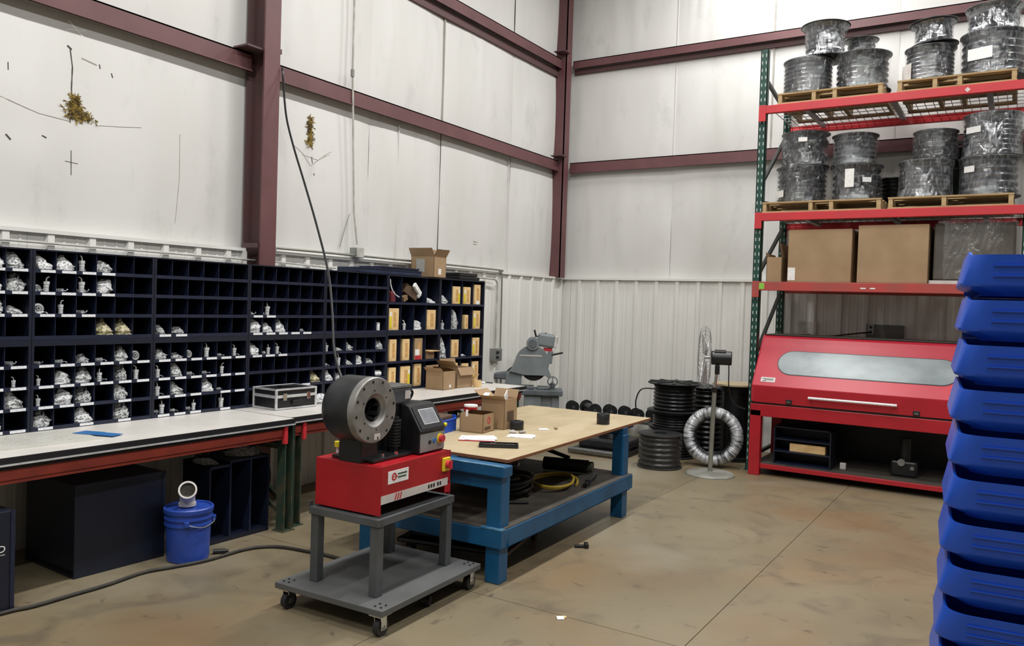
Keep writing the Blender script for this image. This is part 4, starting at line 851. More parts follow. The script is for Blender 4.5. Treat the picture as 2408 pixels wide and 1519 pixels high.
# under the table
t = thing('creeper', 'black low wheeled platform lying under the blue table', 'dolly', TP(-.55,.55,0), radians(12))
MB().box(-.42,-.38,.085,.40,.48,.125).build('platform', M['black'], t, bevel=.02); MB().box(-.36,-.32,.125,.34,.42,.16).build('pad', M['rubber'], t, bevel=.02)
for x in (-.34,.32):
    for y in (-.30,.40): MB().cyl((x-.02,y,.042),(x+.02,y,.042),.042,n=18).box(x-.028,y-.02,.04,x+.028,y+.02,.086).build('caster', M['rubber'], t)
MB().bar((.30,-.30,.13),(.42,.62,.20),.03,.02).build('wood_strip', M['wood_dark'], t)
t = thing('floor_clip', 'small black clip lying on the floor right of the blue table', 'clip', (-2.62,5.2,0), .6); MB().box(-.05,-.015,0,.05,.015,.02).box(.02,-.03,0,.05,.03,.035).build('clip_body', M['black'], t, bevel=.004)
t = thing('paper_scrap', 'small white scrap on the floor joint in the foreground', 'scrap', (-2.10,3.94,0), .7); MB().rbox((0,0,.006),(.04,.03,.008),0,.2).build('scrap_body', M['white'], t); MB().rbox((.025,.01,.006),(.02,.02,.008),.5).build('scrap_corner', M['tan'], t)
t = thing('caster_wheel', 'chrome and black loose casters lying on the floor behind the grey cart', 'caster', (-2.86,3.50,0), .4)
MB().cyl((-.1,0,.03),(-.06,0,.03),.03,n=16).build('wheel', M['rubber'], t, smooth=True); MB().cyl((.08,.12,.03),(.12,.12,.03),.03,n=16).build('wheel', M['rubber'], t, smooth=True); MB().box(-.12,-.03,.03,-.04,.03,.065).build('fork', M['chrome'], t)

# ================================================================== SAW IN THE CORNER (local x runs to the right as seen from the table)
SA = radians(30.4); q_ = Vector((-5.185,8.685,0))
t = thing('chop_saw', 'grey abrasive chop saw with round blade guard on a stand in the corner', 'saw', q_, SA)
MB().box(-.10,-.16,.0,.38,.24,.05).build('stand_base', M['saw_cast'], t, bevel=.01)
MB().box(-.06,-.12,.05,.16,.18,.62).build('stand_body', M['sawgrey'], t, bevel=.02); MB().box(.28,-.10,.05,.38,.16,.62).build('stand_leg', M['sawgrey'], t, bevel=.02); MB().box(.16,-.08,.48,.28,.14,.62).build('stand_bridge', M['sawgrey'], t)
MB().box(-.16,-.16,.62,.42,.22,.69).build('saw_table', M['saw_cast'], t, bevel=.012)
MB().box(-.10,-.12,.69,.06,.18,.72).box(.10,-.12,.69,.25,.18,.715).build('vice', M['saw_cast'], t, bevel=.008)
MB().prism([(-.30,.69),(-.10,.69),(-.10,.83),(-.03,.93),(-.06,1.02),(-.20,.96),(-.30,.86)],-.02,.14,'y').build('pivot_arm', M['sawgrey'], t, bevel=.01)
MB().prism([(-.47,.80),(-.30,.79),(-.18,.86),(-.18,.92),(-.32,.89),(-.45,.87)],.0,.10,'y').build('counter_arm', M['saw_cast'], t, bevel=.02)
gc = Vector((.03,0,1.02)); n=22
arc = [(gc.x+.215*cos(a), gc.z+.215*sin(a)) for a in [radians(-18)+radians(190)*i/n for i in range(n+1)]]
guard = arc + [(-.25,.90),(-.06,.86),(.20,.86),(.245,.83),(.27,.86)]
MB().prism(guard,-.06,.02,'y').build('blade_guard', M['sawgrey'], t, bevel=.006)
MB().box(-.13,-.063,1.10,.15,-.060,1.115).build('guard_rib', M['pvc'], t)
MB().cyl((gc.x+.02,-.022,.955),(gc.x+.02,-.016,.955),.165,n=40).build('blade', M['bore'], t, smooth=True)
MB().cyl((.03,-.09,1.26),(.03,.10,1.26),.08,n=28).build('belt_housing', M['sawgrey'], t, smooth=True); MB().cyl((.03,-.1,1.26),(.03,-.088,1.26),.05,n=22).build('hub_cap', M['saw_cast'], t, smooth=True)
mo = MB().rbox((.20,.05,1.30),(.22,.18,.17),0,0,.12).build('motor', M['sawgrey'], t, bevel=.03); MB().rbox((.315,.05,1.285),(.04,.16,.15),0,0,.12).build('motor_cap', M['pvc'], t, bevel=.01); MB().rbox((.337,-.0,1.31),(.006,.05,.08),0,0,.12).build('motor_slot', M['bore'], t)
MB().rbox((.22,.04,1.185),(.11,.10,.04),0,0,.05).build('red_switch', M['red'], t, bevel=.005)
MB().rbox((.25,.02,1.09),(.07,.06,.16),0,0,.1).build('handle_bracket', M['sawgrey'], t, bevel=.01); MB().cyl((.27,.0,1.12),(.41,-.02,1.155),.012,n=10).build('handle', M['black'], t, smooth=True)
MB().cyl((.07,0,1.34),(.045,0,1.43),.012,n=10).build('lever', M['black'], t, smooth=True); MB().tube(spline([(.08,0,1.34),(.13,0,1.38),(.2,.02,1.39)],4),.008,8).build('motor_cable', M['rubber'], t, smooth=True)
hw = MB().lathe([(.052,-.008),(.064,-.006),(.066,0),(.064,.006),(.052,.008)],30,Matrix.Translation((.29,-.14,.80)) @ Matrix.Rotation(pi/2,4,'X'),closed=True).build('hand_wheel', M['saw_cast'], t, smooth=True)
MB().bar((.29,-.14,.74),(.29,-.14,.86),.01,.01).build('wheel_spoke', M['saw_cast'], hw); MB().cyl((.29,-.14,.80),(.29,.05,.76),.012,n=10).build('vice_screw', M['steel'], t, smooth=True); MB().box(.255,.0,.69,.325,.08,.76).build('screw_bearing', M['saw_cast'], t)
MB().tube(spline([(-.28,.05,.90),(-.19,.02,.98),(-.13,.0,1.04)],4),.008,8).build('power_cable', M['black'], t, smooth=True)
MB().bar((-.35,.05,.0),(-.36,.05,.80),.02,.02).build('rear_strut', M['saw_cast'], t)

# ================================================================== REELS, COIL AND FAN BY THE BACK WALL
def hose_reel(name, label, loc, R, rw, h, wind, group=None, flange='reel', turns=6, film=None, rz=0, tilt=(0,0), labels=(), hub=True, ft=.02, spokes=0):
    t = thing(name, label, 'reel', loc, rz, group); t.rotation_euler = (tilt[0], tilt[1], rz)
    if hub:
        for z0 in (0, h-ft):
            f_ = MB().lathe([(.07,z0),(R-.012,z0),(R,z0+ft*.3),(R,z0+ft*.7),(R-.012,z0+ft),(.07,z0+ft)],40,closed=True).build('flange', M[flange], t, smooth=True)
            if z0 > 0:
                for k in range(spokes):
                    a = 2*pi*k/spokes; MB().bar((.06*cos(a),.06*sin(a),h+.003),((R-.01)*cos(a),(R-.01)*sin(a),h+.003),.035,.012).build('flange_rib', M[flange], f_)
    z0, z1 = (ft, h-ft) if hub else (0, h)
    prof = [(.08,z0)]; dz = (z1-z0)/turns
    for i in range(turns):
        for a in (-.9,-.45,0,.45,.9): prof.append((rw-.5*dz*(1-cos(a*pi/2*.95)), z0+dz*(i+.5)+a*dz*.5))
    prof.append((.08,z1))
    MB().lathe(prof,44).build('hose_winding', M[wind], t, smooth=True)
    if film:
        r_ = random.Random(hash(label) % 1000 if False else len(label)*7+int(loc[0]*100)); P = []; n = 40; m = 12; off = Vector((r_.random()*9,0,0))
        top = R if hub else rw; vs = []
        for j in range(m+1):
            v = j/m; base = rw+.006+(max(0,top-rw)+.004)*(abs(2*v-1)**5)
            for i in range(n):
                a = 2*pi*i/n; q = base + .010*noise.noise(Vector((cos(a)*3,sin(a)*3,v*2))+off)+.003
                q = min(max(q,rw+.004), max(R,rw+.008)+.004); vs.append((q*cos(a), q*sin(a), .004+v*(h-.008)))
        fs = [(j*n+i,j*n+(i+1)%n,(j+1)*n+(i+1)%n,(j+1)*n+i) for j in range(m) for i in range(n)]
        MB().add(vs,fs).build('plastic_wrap', M[film], t, smooth=True)
    for (ang, z, wd, hg, mt) in labels:
        a = ang; p = Vector(((rw+.022)*cos(a),(rw+.022)*sin(a),z)); MB().rbox(p,(.003,wd,hg),a).build('label', M[mt], t)
    return t
hose_reel('cable_reel','bottom black reel of the stack behind the blue table',(-3.44,9.15,0),.28,.25,.34,'hose',None,'reel',9)
hose_reel('cable_reel','middle black reel of the stack behind the blue table',(-3.44,9.15,.341),.30,.25,.19,'hose',None,'reel',5)
hose_reel('cable_reel','top black reel with ribbed flange of the stack behind the table',(-3.44,9.15,.532),.32,.25,.345,'hose',None,'reel',7,None,spokes=10)
hose_reel('cable_reel','low front black reel on the floor beside the wrapped coil',(-3.31,8.41,0),.245,.235,.375,'hose',None,'reel',6,'filmb')
hose_reel('cable_reel','grey ribbed reel top behind the front black stack',(-3.26,9.82,0),.25,.22,.80,'hose',None,'reel_grey',12,spokes=10)
top_reel = [o for o in COL.objects if o.get('label','').startswith('top black reel')][0]
MB().tube([Vector(p)-Vector((-3.44,9.15,.532)) for p in spline([(-3.60,8.93,.80),(-3.74,8.86,.79),(-3.80,8.84,.66),(-3.79,8.84,.50),(-3.77,8.83,.38)],6)],.008,8).build('loose_cable', M['hose'], top_reel, smooth=True)
t = thing('plywood_reel', 'black cable reel with a pale plywood disc on top behind the fan', 'reel', (-2.80,9.45,0))
MB().cyl((0,0,.875),(0,0,.893),.27,n=44).build('plywood_disc', M['ply'], t, smooth=True); MB().cyl((0,0,.04),(0,0,.80),.155,n=36).build('cable_winding', M['hose'], t, smooth=True)
MB().cyl((0,0,.80),(0,0,.875),.175,n=30).build('upper_collar', M['reel'], t, smooth=True); MB().cyl((0,0,0),(0,0,.04),.24,n=36).build('lower_disc', M['reel'], t, smooth=True)
# wrapped coil leaning on edge
t = thing('wrapped_coil', 'hose coil wrapped in silver plastic standing on edge behind the fan', 'coil', (-2.85,8.82,.338), radians(14)); t.rotation_euler = (radians(-7),0,radians(14))
ra, rb_ = .262, .070; vs=[]; nA, nB = 72, 18
for i in range(nA):
    a = 2*pi*i/nA; w_ = 1+.06*noise.noise(Vector((a*9,1,0)))
    for k in range(nB):
        b = 2*pi*k/nB; q = rb_*w_*(1+.05*noise.noise(Vector((a*14,b*2,3))))
        r__ = ra+q*cos(b)*.95; vs.append((r__*cos(a), q*1.15*sin(b), r__*sin(a)))
fs = [(i*nB+k, i*nB+(k+1)%nB, ((i+1)%nA)*nB+(k+1)%nB, ((i+1)%nA)*nB+k) for i in range(nA) for k in range(nB)]
MB().add(vs,fs).build('plastic_wrap', M['silverwrap'], t, smooth=True)
for i in range(7): MB().lathe([(.195-.0*i,-.06+.02*i-.008),(.185,-.06+.02*i),(.195,-.06+.02*i+.008)],48,Matrix.Rotation(pi/2,4,'X'),closed=True).build('hose_turn', M['hose'], t, smooth=True)
# pedestal fan seen from the side
FA = radians(18.1)
t = thing('pedestal_fan', 'grey pedestal fan seen edge on with round heavy base', 'fan', (-2.72,8.36,0), FA)
MB().lathe([(0,0),(.255,0),(.255,.012),(.24,.025),(.06,.04),(0,.042)],48).build('base', M['fan_base'], t, smooth=True)
MB().tube([(.0,0,.04),(.015,0,.9)],.024,16).build('pole', M['pole'], t, smooth=True); MB().cyl((.014,0,.88),(.016,0,.93),.03,n=16).build('pole_clamp', M['black'], t, smooth=True)
MB().cyl((.016,0,.93),(.03,0,1.08),.016,n=12).build('neck', M['chrome'], t, smooth=True); MB().rbox((.035,0,1.12),(.05,.05,.10)).build('tilt_joint', M['black'], t, bevel=.008)
MB().cyl((-.03,0,1.245),(.18,0,1.245),.074,n=28).build('motor', M['black'], t, smooth=True, bevel=.01); MB().box(.0,-.05,1.31,.12,.05,1.335).build('switch_box', M['chrome'], t, bevel=.004)
MB().cyl((-.10,0,1.245),(-.02,0,1.245),.012,n=12).build('shaft', M['steel'], t)
G = []
gx = -.10
for k in range(30):
    a = 2*pi*k/30; p = []
    for (x, rr_) in ((-.068,.06),(-.064,.2),(-.045,.30),(0,.335),(.045,.30),(.064,.2),(.068,.06)): p.append((gx+x, rr_*cos(a), 1.245+rr_*sin(a)))
    G.append(p)
gm = MB()
for p in G: gm.tube(p,.0022,5)
gg = gm.build('guard_wire', M['wire'], t); gg['kind'] = 'stuff'
for (x, rr_) in ((-.068,.06),(.068,.06),(0,.335),(-.062,.21),(.062,.21)):
    MB().tube([(gx+x, rr_*cos(2*pi*i/40), 1.245+rr_*sin(2*pi*i/40)) for i in range(40)],.0035,6,True).build('guard_ring', M['wire'], t, smooth=True)
for k in range(3):
    a = 2*pi*k/3+.3; pts = [(gx-.02,.05*cos(a-.35),1.245+.05*sin(a-.35)),(gx-.035,.30*cos(a-.35),1.245+.30*sin(a-.35)),(gx+.0,.31*cos(a),1.245+.31*sin(a)),(gx+.035,.28*cos(a+.35),1.245+.28*sin(a+.35)),(gx+.02,.05*cos(a+.35),1.245+.05*sin(a+.35))]
    MB().add(pts+[(x+.003,y,z) for x,y,z in pts],[(0,1,2,3,4),(9,8,7,6,5)]+[(i,(i+1)%5,(i+1)%5+5,i+5) for i in range(5)]).build('fan_blade', M['alu'], t)
MB().tube(spline([(.15,0,1.22),(.155,.02,1.1),(.16,.03,.95),(.19,.04,.82),(.26,.05,.74),(.34,.06,.715)],5),.006,8).build('power_cable', M['hose'], t, smooth=True)
# row of small reels along the back wall on a low rail
t = thing('reel_rail', 'low dark steel rail behind the table along the back wall', 'rail', (-5.3,10.0,0))
MB().box(.0,-.16,.22,1.45,.06,.25).build('rail_shelf', M['brace'], t)
for x in (.05,.7,1.38): MB().box(x,-.14,0,x+.04,-.10,.22).box(x,.0,0,x+.04,.04,.22).build('leg', M['brace'], t)
for i, (x, y, rr_, L) in enumerate(((-5.24,9.98,.085,.05),(-4.93,9.92,.095,.22),(-4.66,9.97,.085,.06),(-4.45,9.99,.085,.04),(-4.25,9.94,.08,.06),(-4.04,9.98,.09,.04))):
    t = thing('small_reel', ('first','second and longest','third','fourth','fifth','last')[i]+' small black reel along the back wall counting from the saw', 'reel', (x,y,.2505), radians(-48), 'small black reels along the back wall')
    for q in (-1,1): MB().cyl((q*L-.006,0,rr_),(q*L+.006,0,rr_),rr_,n=26).build('flange', M['reel'], t, smooth=True)
    MB().cyl((-L,0,rr_),(L,0,rr_),rr_*.68,n=22).build('cable_winding', M['hose'], t, smooth=True); MB().cyl((L+.006,0,rr_),(L+.010,0,rr_),rr_*.25,n=14).build('hub', M['reel_grey'], t, smooth=True)
t = thing('floor_frame', 'low black frame with a steel pipe on the floor behind the table', 'frame', (-4.2,8.62,0), radians(3))
MB().cyl((-.28,-.14,.042),(.40,-.16,.042),.034,n=18).build('steel_pipe', M['steel'], t, smooth=True); MB().box(-.3,.0,.0,.42,.05,.05).box(-.3,.5,.0,.42,.55,.05).box(-.3,.05,0,-.25,.5,.05).box(.37,.05,0,.42,.5,.05).build('frame_tubes', M['black'], t)
MB().box(-.25,.05,.05,.37,.5,.17).build('black_load', M['rubber'], t, bevel=.03)
for i in range(4): MB().tube([(.1+.16*cos(a),.28+.16*sin(a),.185+.018*i) for a in [2*pi*k/24 for k in range(24)]],.012,8,True).build('cable_turn', M['hose'], t, smooth=True)

# ================================================================== PALLET RACK
RX0, RX1, RY0, RY1 = -2.46, .03, 8.90, 9.97
t = thing('pallet_rack', 'tall pallet rack with green posts and red beams', 'rack', (RX0,RY0,0))
W_, D_ = RX1-RX0, RY1-RY0
slots = MB()
for i in range(56):
    z = .12+i*.08
    slots.box(-.028,-.0006,z,-.018,.002,z+.035).box(.012,-.0006,z+.0,.022,.002,z+.035)
sm = slots.mesh('post_slots', M['slot'])
for x in (0, W_):
    for y, hgt in ((0,4.60),(D_,4.60)):
        p = MB().box(x-.042,y-.0,0,x+.038,y+.006,hgt).box(x-.042,y,0,x-.036,y+.075,hgt).box(x+.032,y,0,x+.038,y+.075,hgt).build('post', M['green'], t)
        s_ = place('post_slot', sm, p, (x,y,0)); s_['kind'] = 'stuff'
        MB().box(x-.06,y-.02,0,x+.06,y+.10,.008).build('foot_plate', M['green'], p)
    for (z0, z1, y0, y1) in ((.15,.15,.06,D_),(.5,1.22,.06,D_-.02),(1.25,1.97,.06,D_-.02),(2.03,2.03,.06,D_),(2.15,2.75,.06,D_-.02),(2.95,3.02,.06,D_),(3.15,3.85,.06,D_-.02),(4.30,4.12,.06,D_)):
        flip = (z0, z1) in ((.5,1.22),(1.25,1.97),(2.15,2.75),(3.15,3.85))
        MB().bar((x,y0,z0),(x,y1,z1),.035,.035).build('brace', M['brace'], t)
for (zt_, h, mt) in ((2.075,.095,'rackred_worn'),(2.82,.085,'rackred'),(3.98,.085,'rackred')):
    for y in (-.045, D_+.03):
        b = MB().box(.03,y,zt_-h,W_-.03,y+.045,zt_).box(.03,y+(.045 if y < .5 else -.012),zt_-h,W_-.03,y+(.057 if y < .5 else 0),zt_-.035).build('beam', M[mt], t, bevel=.004)
        for x, s_ in ((.0,1),(W_,-1)): MB().box(x-.03,y-.006,zt_-.17,x+.045,y+.01,zt_+.005).build('beam_connector', M[mt], b, bevel=.003)
    dk = MB()
    for i in range(30): xx = .06+i*(W_-.12)/29; dk.box(xx-.003,0,zt_-.012,xx+.003,D_+.03,zt_-.006)
    for i in range(8): yy = .04+i*(D_-.02)/7; dk.box(.04,yy-.003,zt_-.006,W_-.04,yy+.003,zt_)
    o = dk.build('wire_deck', M['wire'], t); o['kind'] = 'stuff'
    for i in range(3): xx = .4+i*.85; MB().box(xx,0,zt_-.05,xx+.05,D_,zt_-.013).build('deck_channel', M['wire'], t)
MB().box(.035,-.0462,1.995,.10,-.0452,2.06).build('green_sticker', M['greenspray'], t)
for x in (1.07,1.16): MB().box(x,-.0462,2.012,x+.05,-.0452,2.024).build('scraped_mark', M['white'], t)
MB().rbox((1.95,-.0456,3.935),(.035,.0012,.035),0,0,pi/4).build('pale_sticker', M['pvc'], t)

def pallet(label, x0, x1, y0, y1, z, st):
    t = thing('pallet', label, 'pallet', (x0,y0,z), 0, 'wooden pallets on the rack'); W = x1-x0; D = y1-y0
    bm_ = MB().box(0,0,.098,W,.10,.114).mesh('deck_board', M['wood']); bb = MB().box(0,0,0,W,.10,.014).mesh('bottom_board', M['wood'])
    for i in range(6): place('deck_board', bm_, t, (0,i*(D-.10)/5,0))
    for i in range(3): place('bottom_board', bb, t, (0,i*(D-.10)/2,0))
    sm_ = MB().box(-.02,.004,.0145,.02,D-.004,.0975).mesh('stringer', M['wood'])
    for f in st: place('stringer', sm_, t, (.025+f*(W-.05),0,0))
pallet('pallet on the top level by the left green post',-2.30,-1.26,8.87,9.85,3.982,(0,.35,.56,1))
pallet('pallet on the top level farther from the left post',-1.13,-.11,8.87,9.85,3.982,(0,.32,.54,1))
pallet('pallet on the middle level by the left green post',-2.42,-1.23,8.87,9.85,2.822,(0,.42,.6,1))
pallet('pallet on the middle level farther from the left post',-1.17,-.09,8.87,9.85,2.822,(0,.46,1))
zt3, zt2 = 3.982+.1145, 2.822+.1145
GR = 'wrapped hose reels on the pallet rack'
FR = -pi/2
def R_(lab, x, y, z, R, rw, h, wind, turns=7, **k): return hose_reel('hose_reel', lab, (x,y,z), R, rw, h, wind, GR, turns=turns, **k)
R_('grey wrapped reel, lower left on the top left pallet',-2.07,9.22,zt3,.262,.25,.40,'hose_grey',8,film='film',flange='reel_grey')
R_('wide flanged dark reel, lower right on the top left pallet',-1.515,9.22,zt3,.285,.255,.392,'hose_mid',6,film='film')
R_('black reel in loose film stacked highest on the top left pallet',-1.91,9.24,zt3+.402,.255,.20,.37,'hose_grey',6,film='film2')
R_('small dark reel behind the highest one on the top left pallet',-1.60,9.60,zt3+.412,.18,.145,.27,'hose_mid',6,film='film')
R_('dark reel with pale sheet, lower left on the top right pallet',-.875,9.21,zt3,.24,.22,.37,'hose_grey',8,film='film',labels=((FR-.95,.10,.16,.2,'pvc'),))
R_('tilted dark reel in film, upper left on the top right pallet',-.85,9.26,zt3+.40,.225,.17,.25,'hose_mid',5,film='film2',tilt=(0,-.06))
R_('largest reel with white label, lower right on the top right pallet',-.325,9.24,zt3,.295,.275,.44,'hose_grey',6,film='film',flange='reel_grey',labels=((FR-.35,.20,.22,.11,'white'),))
R_('pale wrapped reel, upper right on the top right pallet',-.33,9.26,zt3+.442,.255,.22,.27,'hose_grey',5,film='film2',flange='reel_grey')
R_('dark reel with slanted tag, lower left on the middle left pallet',-2.09,9.22,zt2,.272,.255,.40,'hose_mid',7,film='film',labels=((FR-.75,.10,.15,.075,'white'),))
R_('dark reel with small label, upper left on the middle left pallet',-2.07,9.24,zt2+.402,.255,.24,.375,'hose_mid',2,film='film',labels=((FR+.1,.27,.09,.045,'white'),))
R_('reel with tall white tag, lower right on the middle left pallet',-1.53,9.22,zt2,.265,.24,.385,'hose_mid',5,film='film',labels=((FR-.1,.23,.09,.19,'white'),(FR+.55,.21,.09,.05,'tag')))
R_('grey reel, upper right on the middle left pallet',-1.56,9.24,zt2+.387,.235,.215,.33,'hose_grey',6,film='film')
R_('speckled grey reel, lower left on the middle right pallet',-.875,9.22,zt2,.262,.24,.39,'hose_grey',8,film='film2',flange='reel_grey')
R_('black reel, upper left on the middle right pallet',-.80,9.28,zt2+.392,.212,.205,.31,'hose',5,film='film')
R_('grey reel with small label, lower right on the middle right pallet',-.31,9.22,zt2,.272,.25,.39,'hose_grey',5,film='film',flange='reel_grey',labels=((FR-.65,.26,.11,.06,'white'),))
R_('silver wrapped reel, upper right on the middle right pallet',-.30,9.24,zt2+.392,.262,.25,.42,'hose_grey',8,film='film2',flange='reel_grey',labels=((FR-.6,.25,.15,.06,'white'),))
R_('dark reel in the back row behind the tall white tag reel',-1.22,9.64,zt2,.16,.15,.30,'hose',6)
t = thing('dark_crate', 'dark steel frame crate behind the reels on the middle level', 'crate', (-.70,9.74,zt2))
MB().box(-.32,-.1,.0,.25,.1,.36).build('crate_body', M['green_worn'], t, bevel=.005); MB().box(-.33,-.11,.36,.26,.11,.39).build('crate_rim', M['brace'], t)
for x in (-.32,-.08,.22): MB().box(x,-.11,.39,x+.03,-.08,.64).build('crate_post', M['black'], t)
MB().box(-.33,-.12,.62,.27,-.08,.66).build('top_rail', M['brace'], t); MB().box(-.29,-.05,.391,.2,.09,.6).build('dark_contents', M['black'], t)
# cartons on the low level
def big_box(lab, x0, x1, y0, y1, h, mt='card', sticker=False, rz=0):
    t = thing('shipping_box', lab, 'box', ((x0+x1)/2,(y0+y1)/2,2.0765), rz); w, d = (x1-x0)/2, (y1-y0)/2
    MB().box(-w,-d,0,w,d,h).build('box_body', M[mt], t, bevel=.006); MB().box(-w,-.002,h,w,.002,h+.001).build('top_seam', M['card_in'], t)
    if sticker: MB().box(-w+.005,-d-.0015,.02,-w+.08,-d,.155).build('white_sticker', M['white'], t)
big_box('left large brown box with white sticker on the lowest beams',-2.14,-1.50,8.93,9.60,.56,sticker=True)
big_box('right large brown box with plain front on the lowest beams',-1.44,-.79,8.92,9.6,.59)
t = thing('narrow_box', 'narrow open brown box beside the left rack post', 'box', (-2.30,9.20,2.0765), radians(3)); open_carton(t,.16,.5,.27,[('x',-.2,.16),('X',.3,.05)])
t = thing('wrapped_load', 'dark pallet load in stretch film at the right end of the lowest beams', 'load', (-.42,9.38,2.0765))
MB().box(-.33,-.40,.04,.36,.35,.60).build('load_body', M['load'], t, bevel=.02); MB().box(-.36,-.42,0,.38,.38,.035).build('load_pallet', M['pvc'], t)
vs=[]; nn_=40
for j in range(9):
    for i in range(nn_):
        a = 2*pi*i/nn_; sq = (abs(cos(a))**6+abs(sin(a))**6)**(-1/6); q = 1+.02*noise.noise(Vector((a*3,j*.8,2)))
        vs.append((.015+(.355*sq*q)*cos(a), -.025+(.385*sq*q)*sin(a), .05+j*.072))
MB().add(vs,[(j*nn_+i,j*nn_+(i+1)%nn_,(j+1)*nn_+(i+1)%nn_,(j+1)*nn_+i) for j in range(8) for i in range(nn_)]).build('stretch_film', M['film_dark'], t, smooth=True)

# ================================================================== RED CABINET IN THE RACK BAY
MX0, MX1 = -2.41, -.30
t = thing('red_cabinet', 'red steel bench cabinet with slanted windowed hood under the rack', 'cabinet', (MX0,8.68,0)); MW = MX1-MX0; MD = 1.0
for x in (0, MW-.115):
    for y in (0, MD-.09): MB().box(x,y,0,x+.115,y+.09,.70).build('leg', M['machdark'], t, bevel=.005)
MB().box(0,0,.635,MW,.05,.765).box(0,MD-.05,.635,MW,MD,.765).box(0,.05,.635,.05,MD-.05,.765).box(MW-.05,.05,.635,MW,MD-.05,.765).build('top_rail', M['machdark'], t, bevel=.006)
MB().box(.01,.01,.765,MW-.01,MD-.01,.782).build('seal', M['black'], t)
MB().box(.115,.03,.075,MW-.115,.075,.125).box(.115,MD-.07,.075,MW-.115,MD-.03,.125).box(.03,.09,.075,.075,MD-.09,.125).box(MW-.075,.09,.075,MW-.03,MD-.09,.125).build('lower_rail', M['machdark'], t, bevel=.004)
MB().box(.05,.05,.118,MW-.05,MD-.05,.130).build('lower_shelf', M['shelf_ply'], t)
MB().box(.115,MD-.02,.125,MW-.115,MD-.012,.635).build('shade_sheet', M['bore'], t)  # black sheet added to stand for the shade below the hood
s0, s1 = Vector((0,0,.965)), Vector((0,.37,1.465))
MB().prism([(0,.785),(0,.965),(.37,1.465),(.42,1.495),(.95,1.495),(.95,.785)],0,MW,'x').build('hood', M['machred'], t, bevel=.018, seg=3)
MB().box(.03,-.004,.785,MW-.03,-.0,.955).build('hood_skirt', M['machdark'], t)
MB().box(.02,.40,1.494,MW-.02,.94,1.503).build('hood_top', M['slit'], t)
dv = (s1-s0).normalized(); nv = Vector((0,-dv.z,dv.y)); LS = (s1-s0).length
def stad(hw, hh, n=14):
    P = []
    for i in range(n+1): a = -pi/2+pi*i/n; P.append((hw-hh+hh*cos(a), hh*sin(a)))
    for i in range(n+1): a = pi/2+pi*i/n; P.append((-hw+hh+hh*cos(a), hh*sin(a)))
    return P
cxm = MW/2+.03; cu = LS*.49
def slab(poly, h0, h1, name, mt, par):
    vs = []
    for h in (h0, h1): vs += [Vector((cxm+u,0,0))+s0+dv*(cu+v)+nv*h for u, v in poly]
    n = len(poly); return MB().add(vs,[tuple(range(n-1,-1,-1)),tuple(range(n,2*n))]+[(i,(i+1)%n,(i+1)%n+n,i+n) for i in range(n)]).build(name, M[mt], par)
slab(stad(.86,.155),-.002,.003,'window_gasket','black',t); slab(stad(.852,.147),.002,.0055,'window','glass',t)
MB().cyl((.60,-.045,.875),(1.43,-.045,.875),.013,n=14).build('handle_bar', M['tag'], t, smooth=True)
for x in (.62,1.41): MB().cyl((x,-.045,.875),(x,0,.875),.009,n=10).build('handle_post', M['alu'], t)
for x in (.40,1.60):
    lt = MB().box(x-.03,-.012,.79,x+.03,-.003,.835).build('latch', M['black'], t, bevel=.003); MB().box(x-.02,-.02,.80,x+.02,-.012,.82).build('latch_tongue', M['steel'], lt)
pl_ = [(-.075,-.03),(.075,-.03),(.075,.03),(-.075,.03)]
vs = []
for h in (.001,.003): vs += [Vector((.165+u,0,0))+s0+dv*(.075+v)+nv*h for u, v in pl_]
np_ = MB().add(vs,[(3,2,1,0),(4,5,6,7),(0,1,5,4),(1,2,6,5),(2,3,7,6),(3,0,4,7)]).build('maker_plate', M['pvc'], t)
for i, (u0,u1,v0,v1) in enumerate(((-.06,.055,.006,.014),(-.04,.055,-.008,-.001),(-.055,-.02,-.02,-.012))):
    vs = []
    for h in (.003,.0038): vs += [Vector((.165+u,0,0))+s0+dv*(.075+v)+nv*h for u, v in ((u0,v0),(u1,v0),(u1,v1),(u0,v1))]
    MB().add(vs,[(3,2,1,0),(4,5,6,7),(0,1,5,4),(1,2,6,5),(2,3,7,6),(3,0,4,7)]).build('plate_lettering', M['green_ink'], np_)
t = thing('small_cabinet', 'navy open shelf unit on the lower shelf of the red cabinet', 'cabinet', (-2.18,8.80,.1305))
MB().box(0,.3,0,.58,.304,.40).box(0,0,0,.012,.3,.40).box(.568,0,0,.58,.3,.40).box(0,0,.388,.58,.3,.40).build('casing', M['navy'], t)
for z in (.0,.13,.26): MB().box(.012,0,z,.568,.3,z+.012).build('shelf', M['navy2'], t)
tag(MB().box(0,0,0,.36,.2,.085).build('tan_carton', M['tan'], None, bevel=.004, loc=(-2.02,8.83,.2735)), 'flat tan carton in the navy shelf unit below the red hood', 'carton')
t = thing('floor_pump', 'dark pump with pale gauge on the lower shelf of the red cabinet', 'pump', (-.93,9.05,.1305))
MB().box(-.12,-.1,0,.12,.1,.16).build('pump_body', M['black'], t, bevel=.02); MB().cyl((0,0,.16),(0,0,.38),.05,n=20).build('pump_motor', M['reel'], t, smooth=True); MB().cyl((-.02,-.11,.15),(-.02,-.14,.15),.035,n=20).build('gauge', M['box_grey'], t, smooth=True); MB().cyl((.08,-.1,.1),(.08,-.13,.1),.02,n=14).build('valve', M['steel'], t, smooth=True)
tag(MB().box(-.03,-.02,0,.03,.02,.07).build('white_cup', M['pvc'], None, bevel=.008, loc=(-1.50,8.95,.1305)), 'small pale cup beside the navy shelf unit', 'cup')
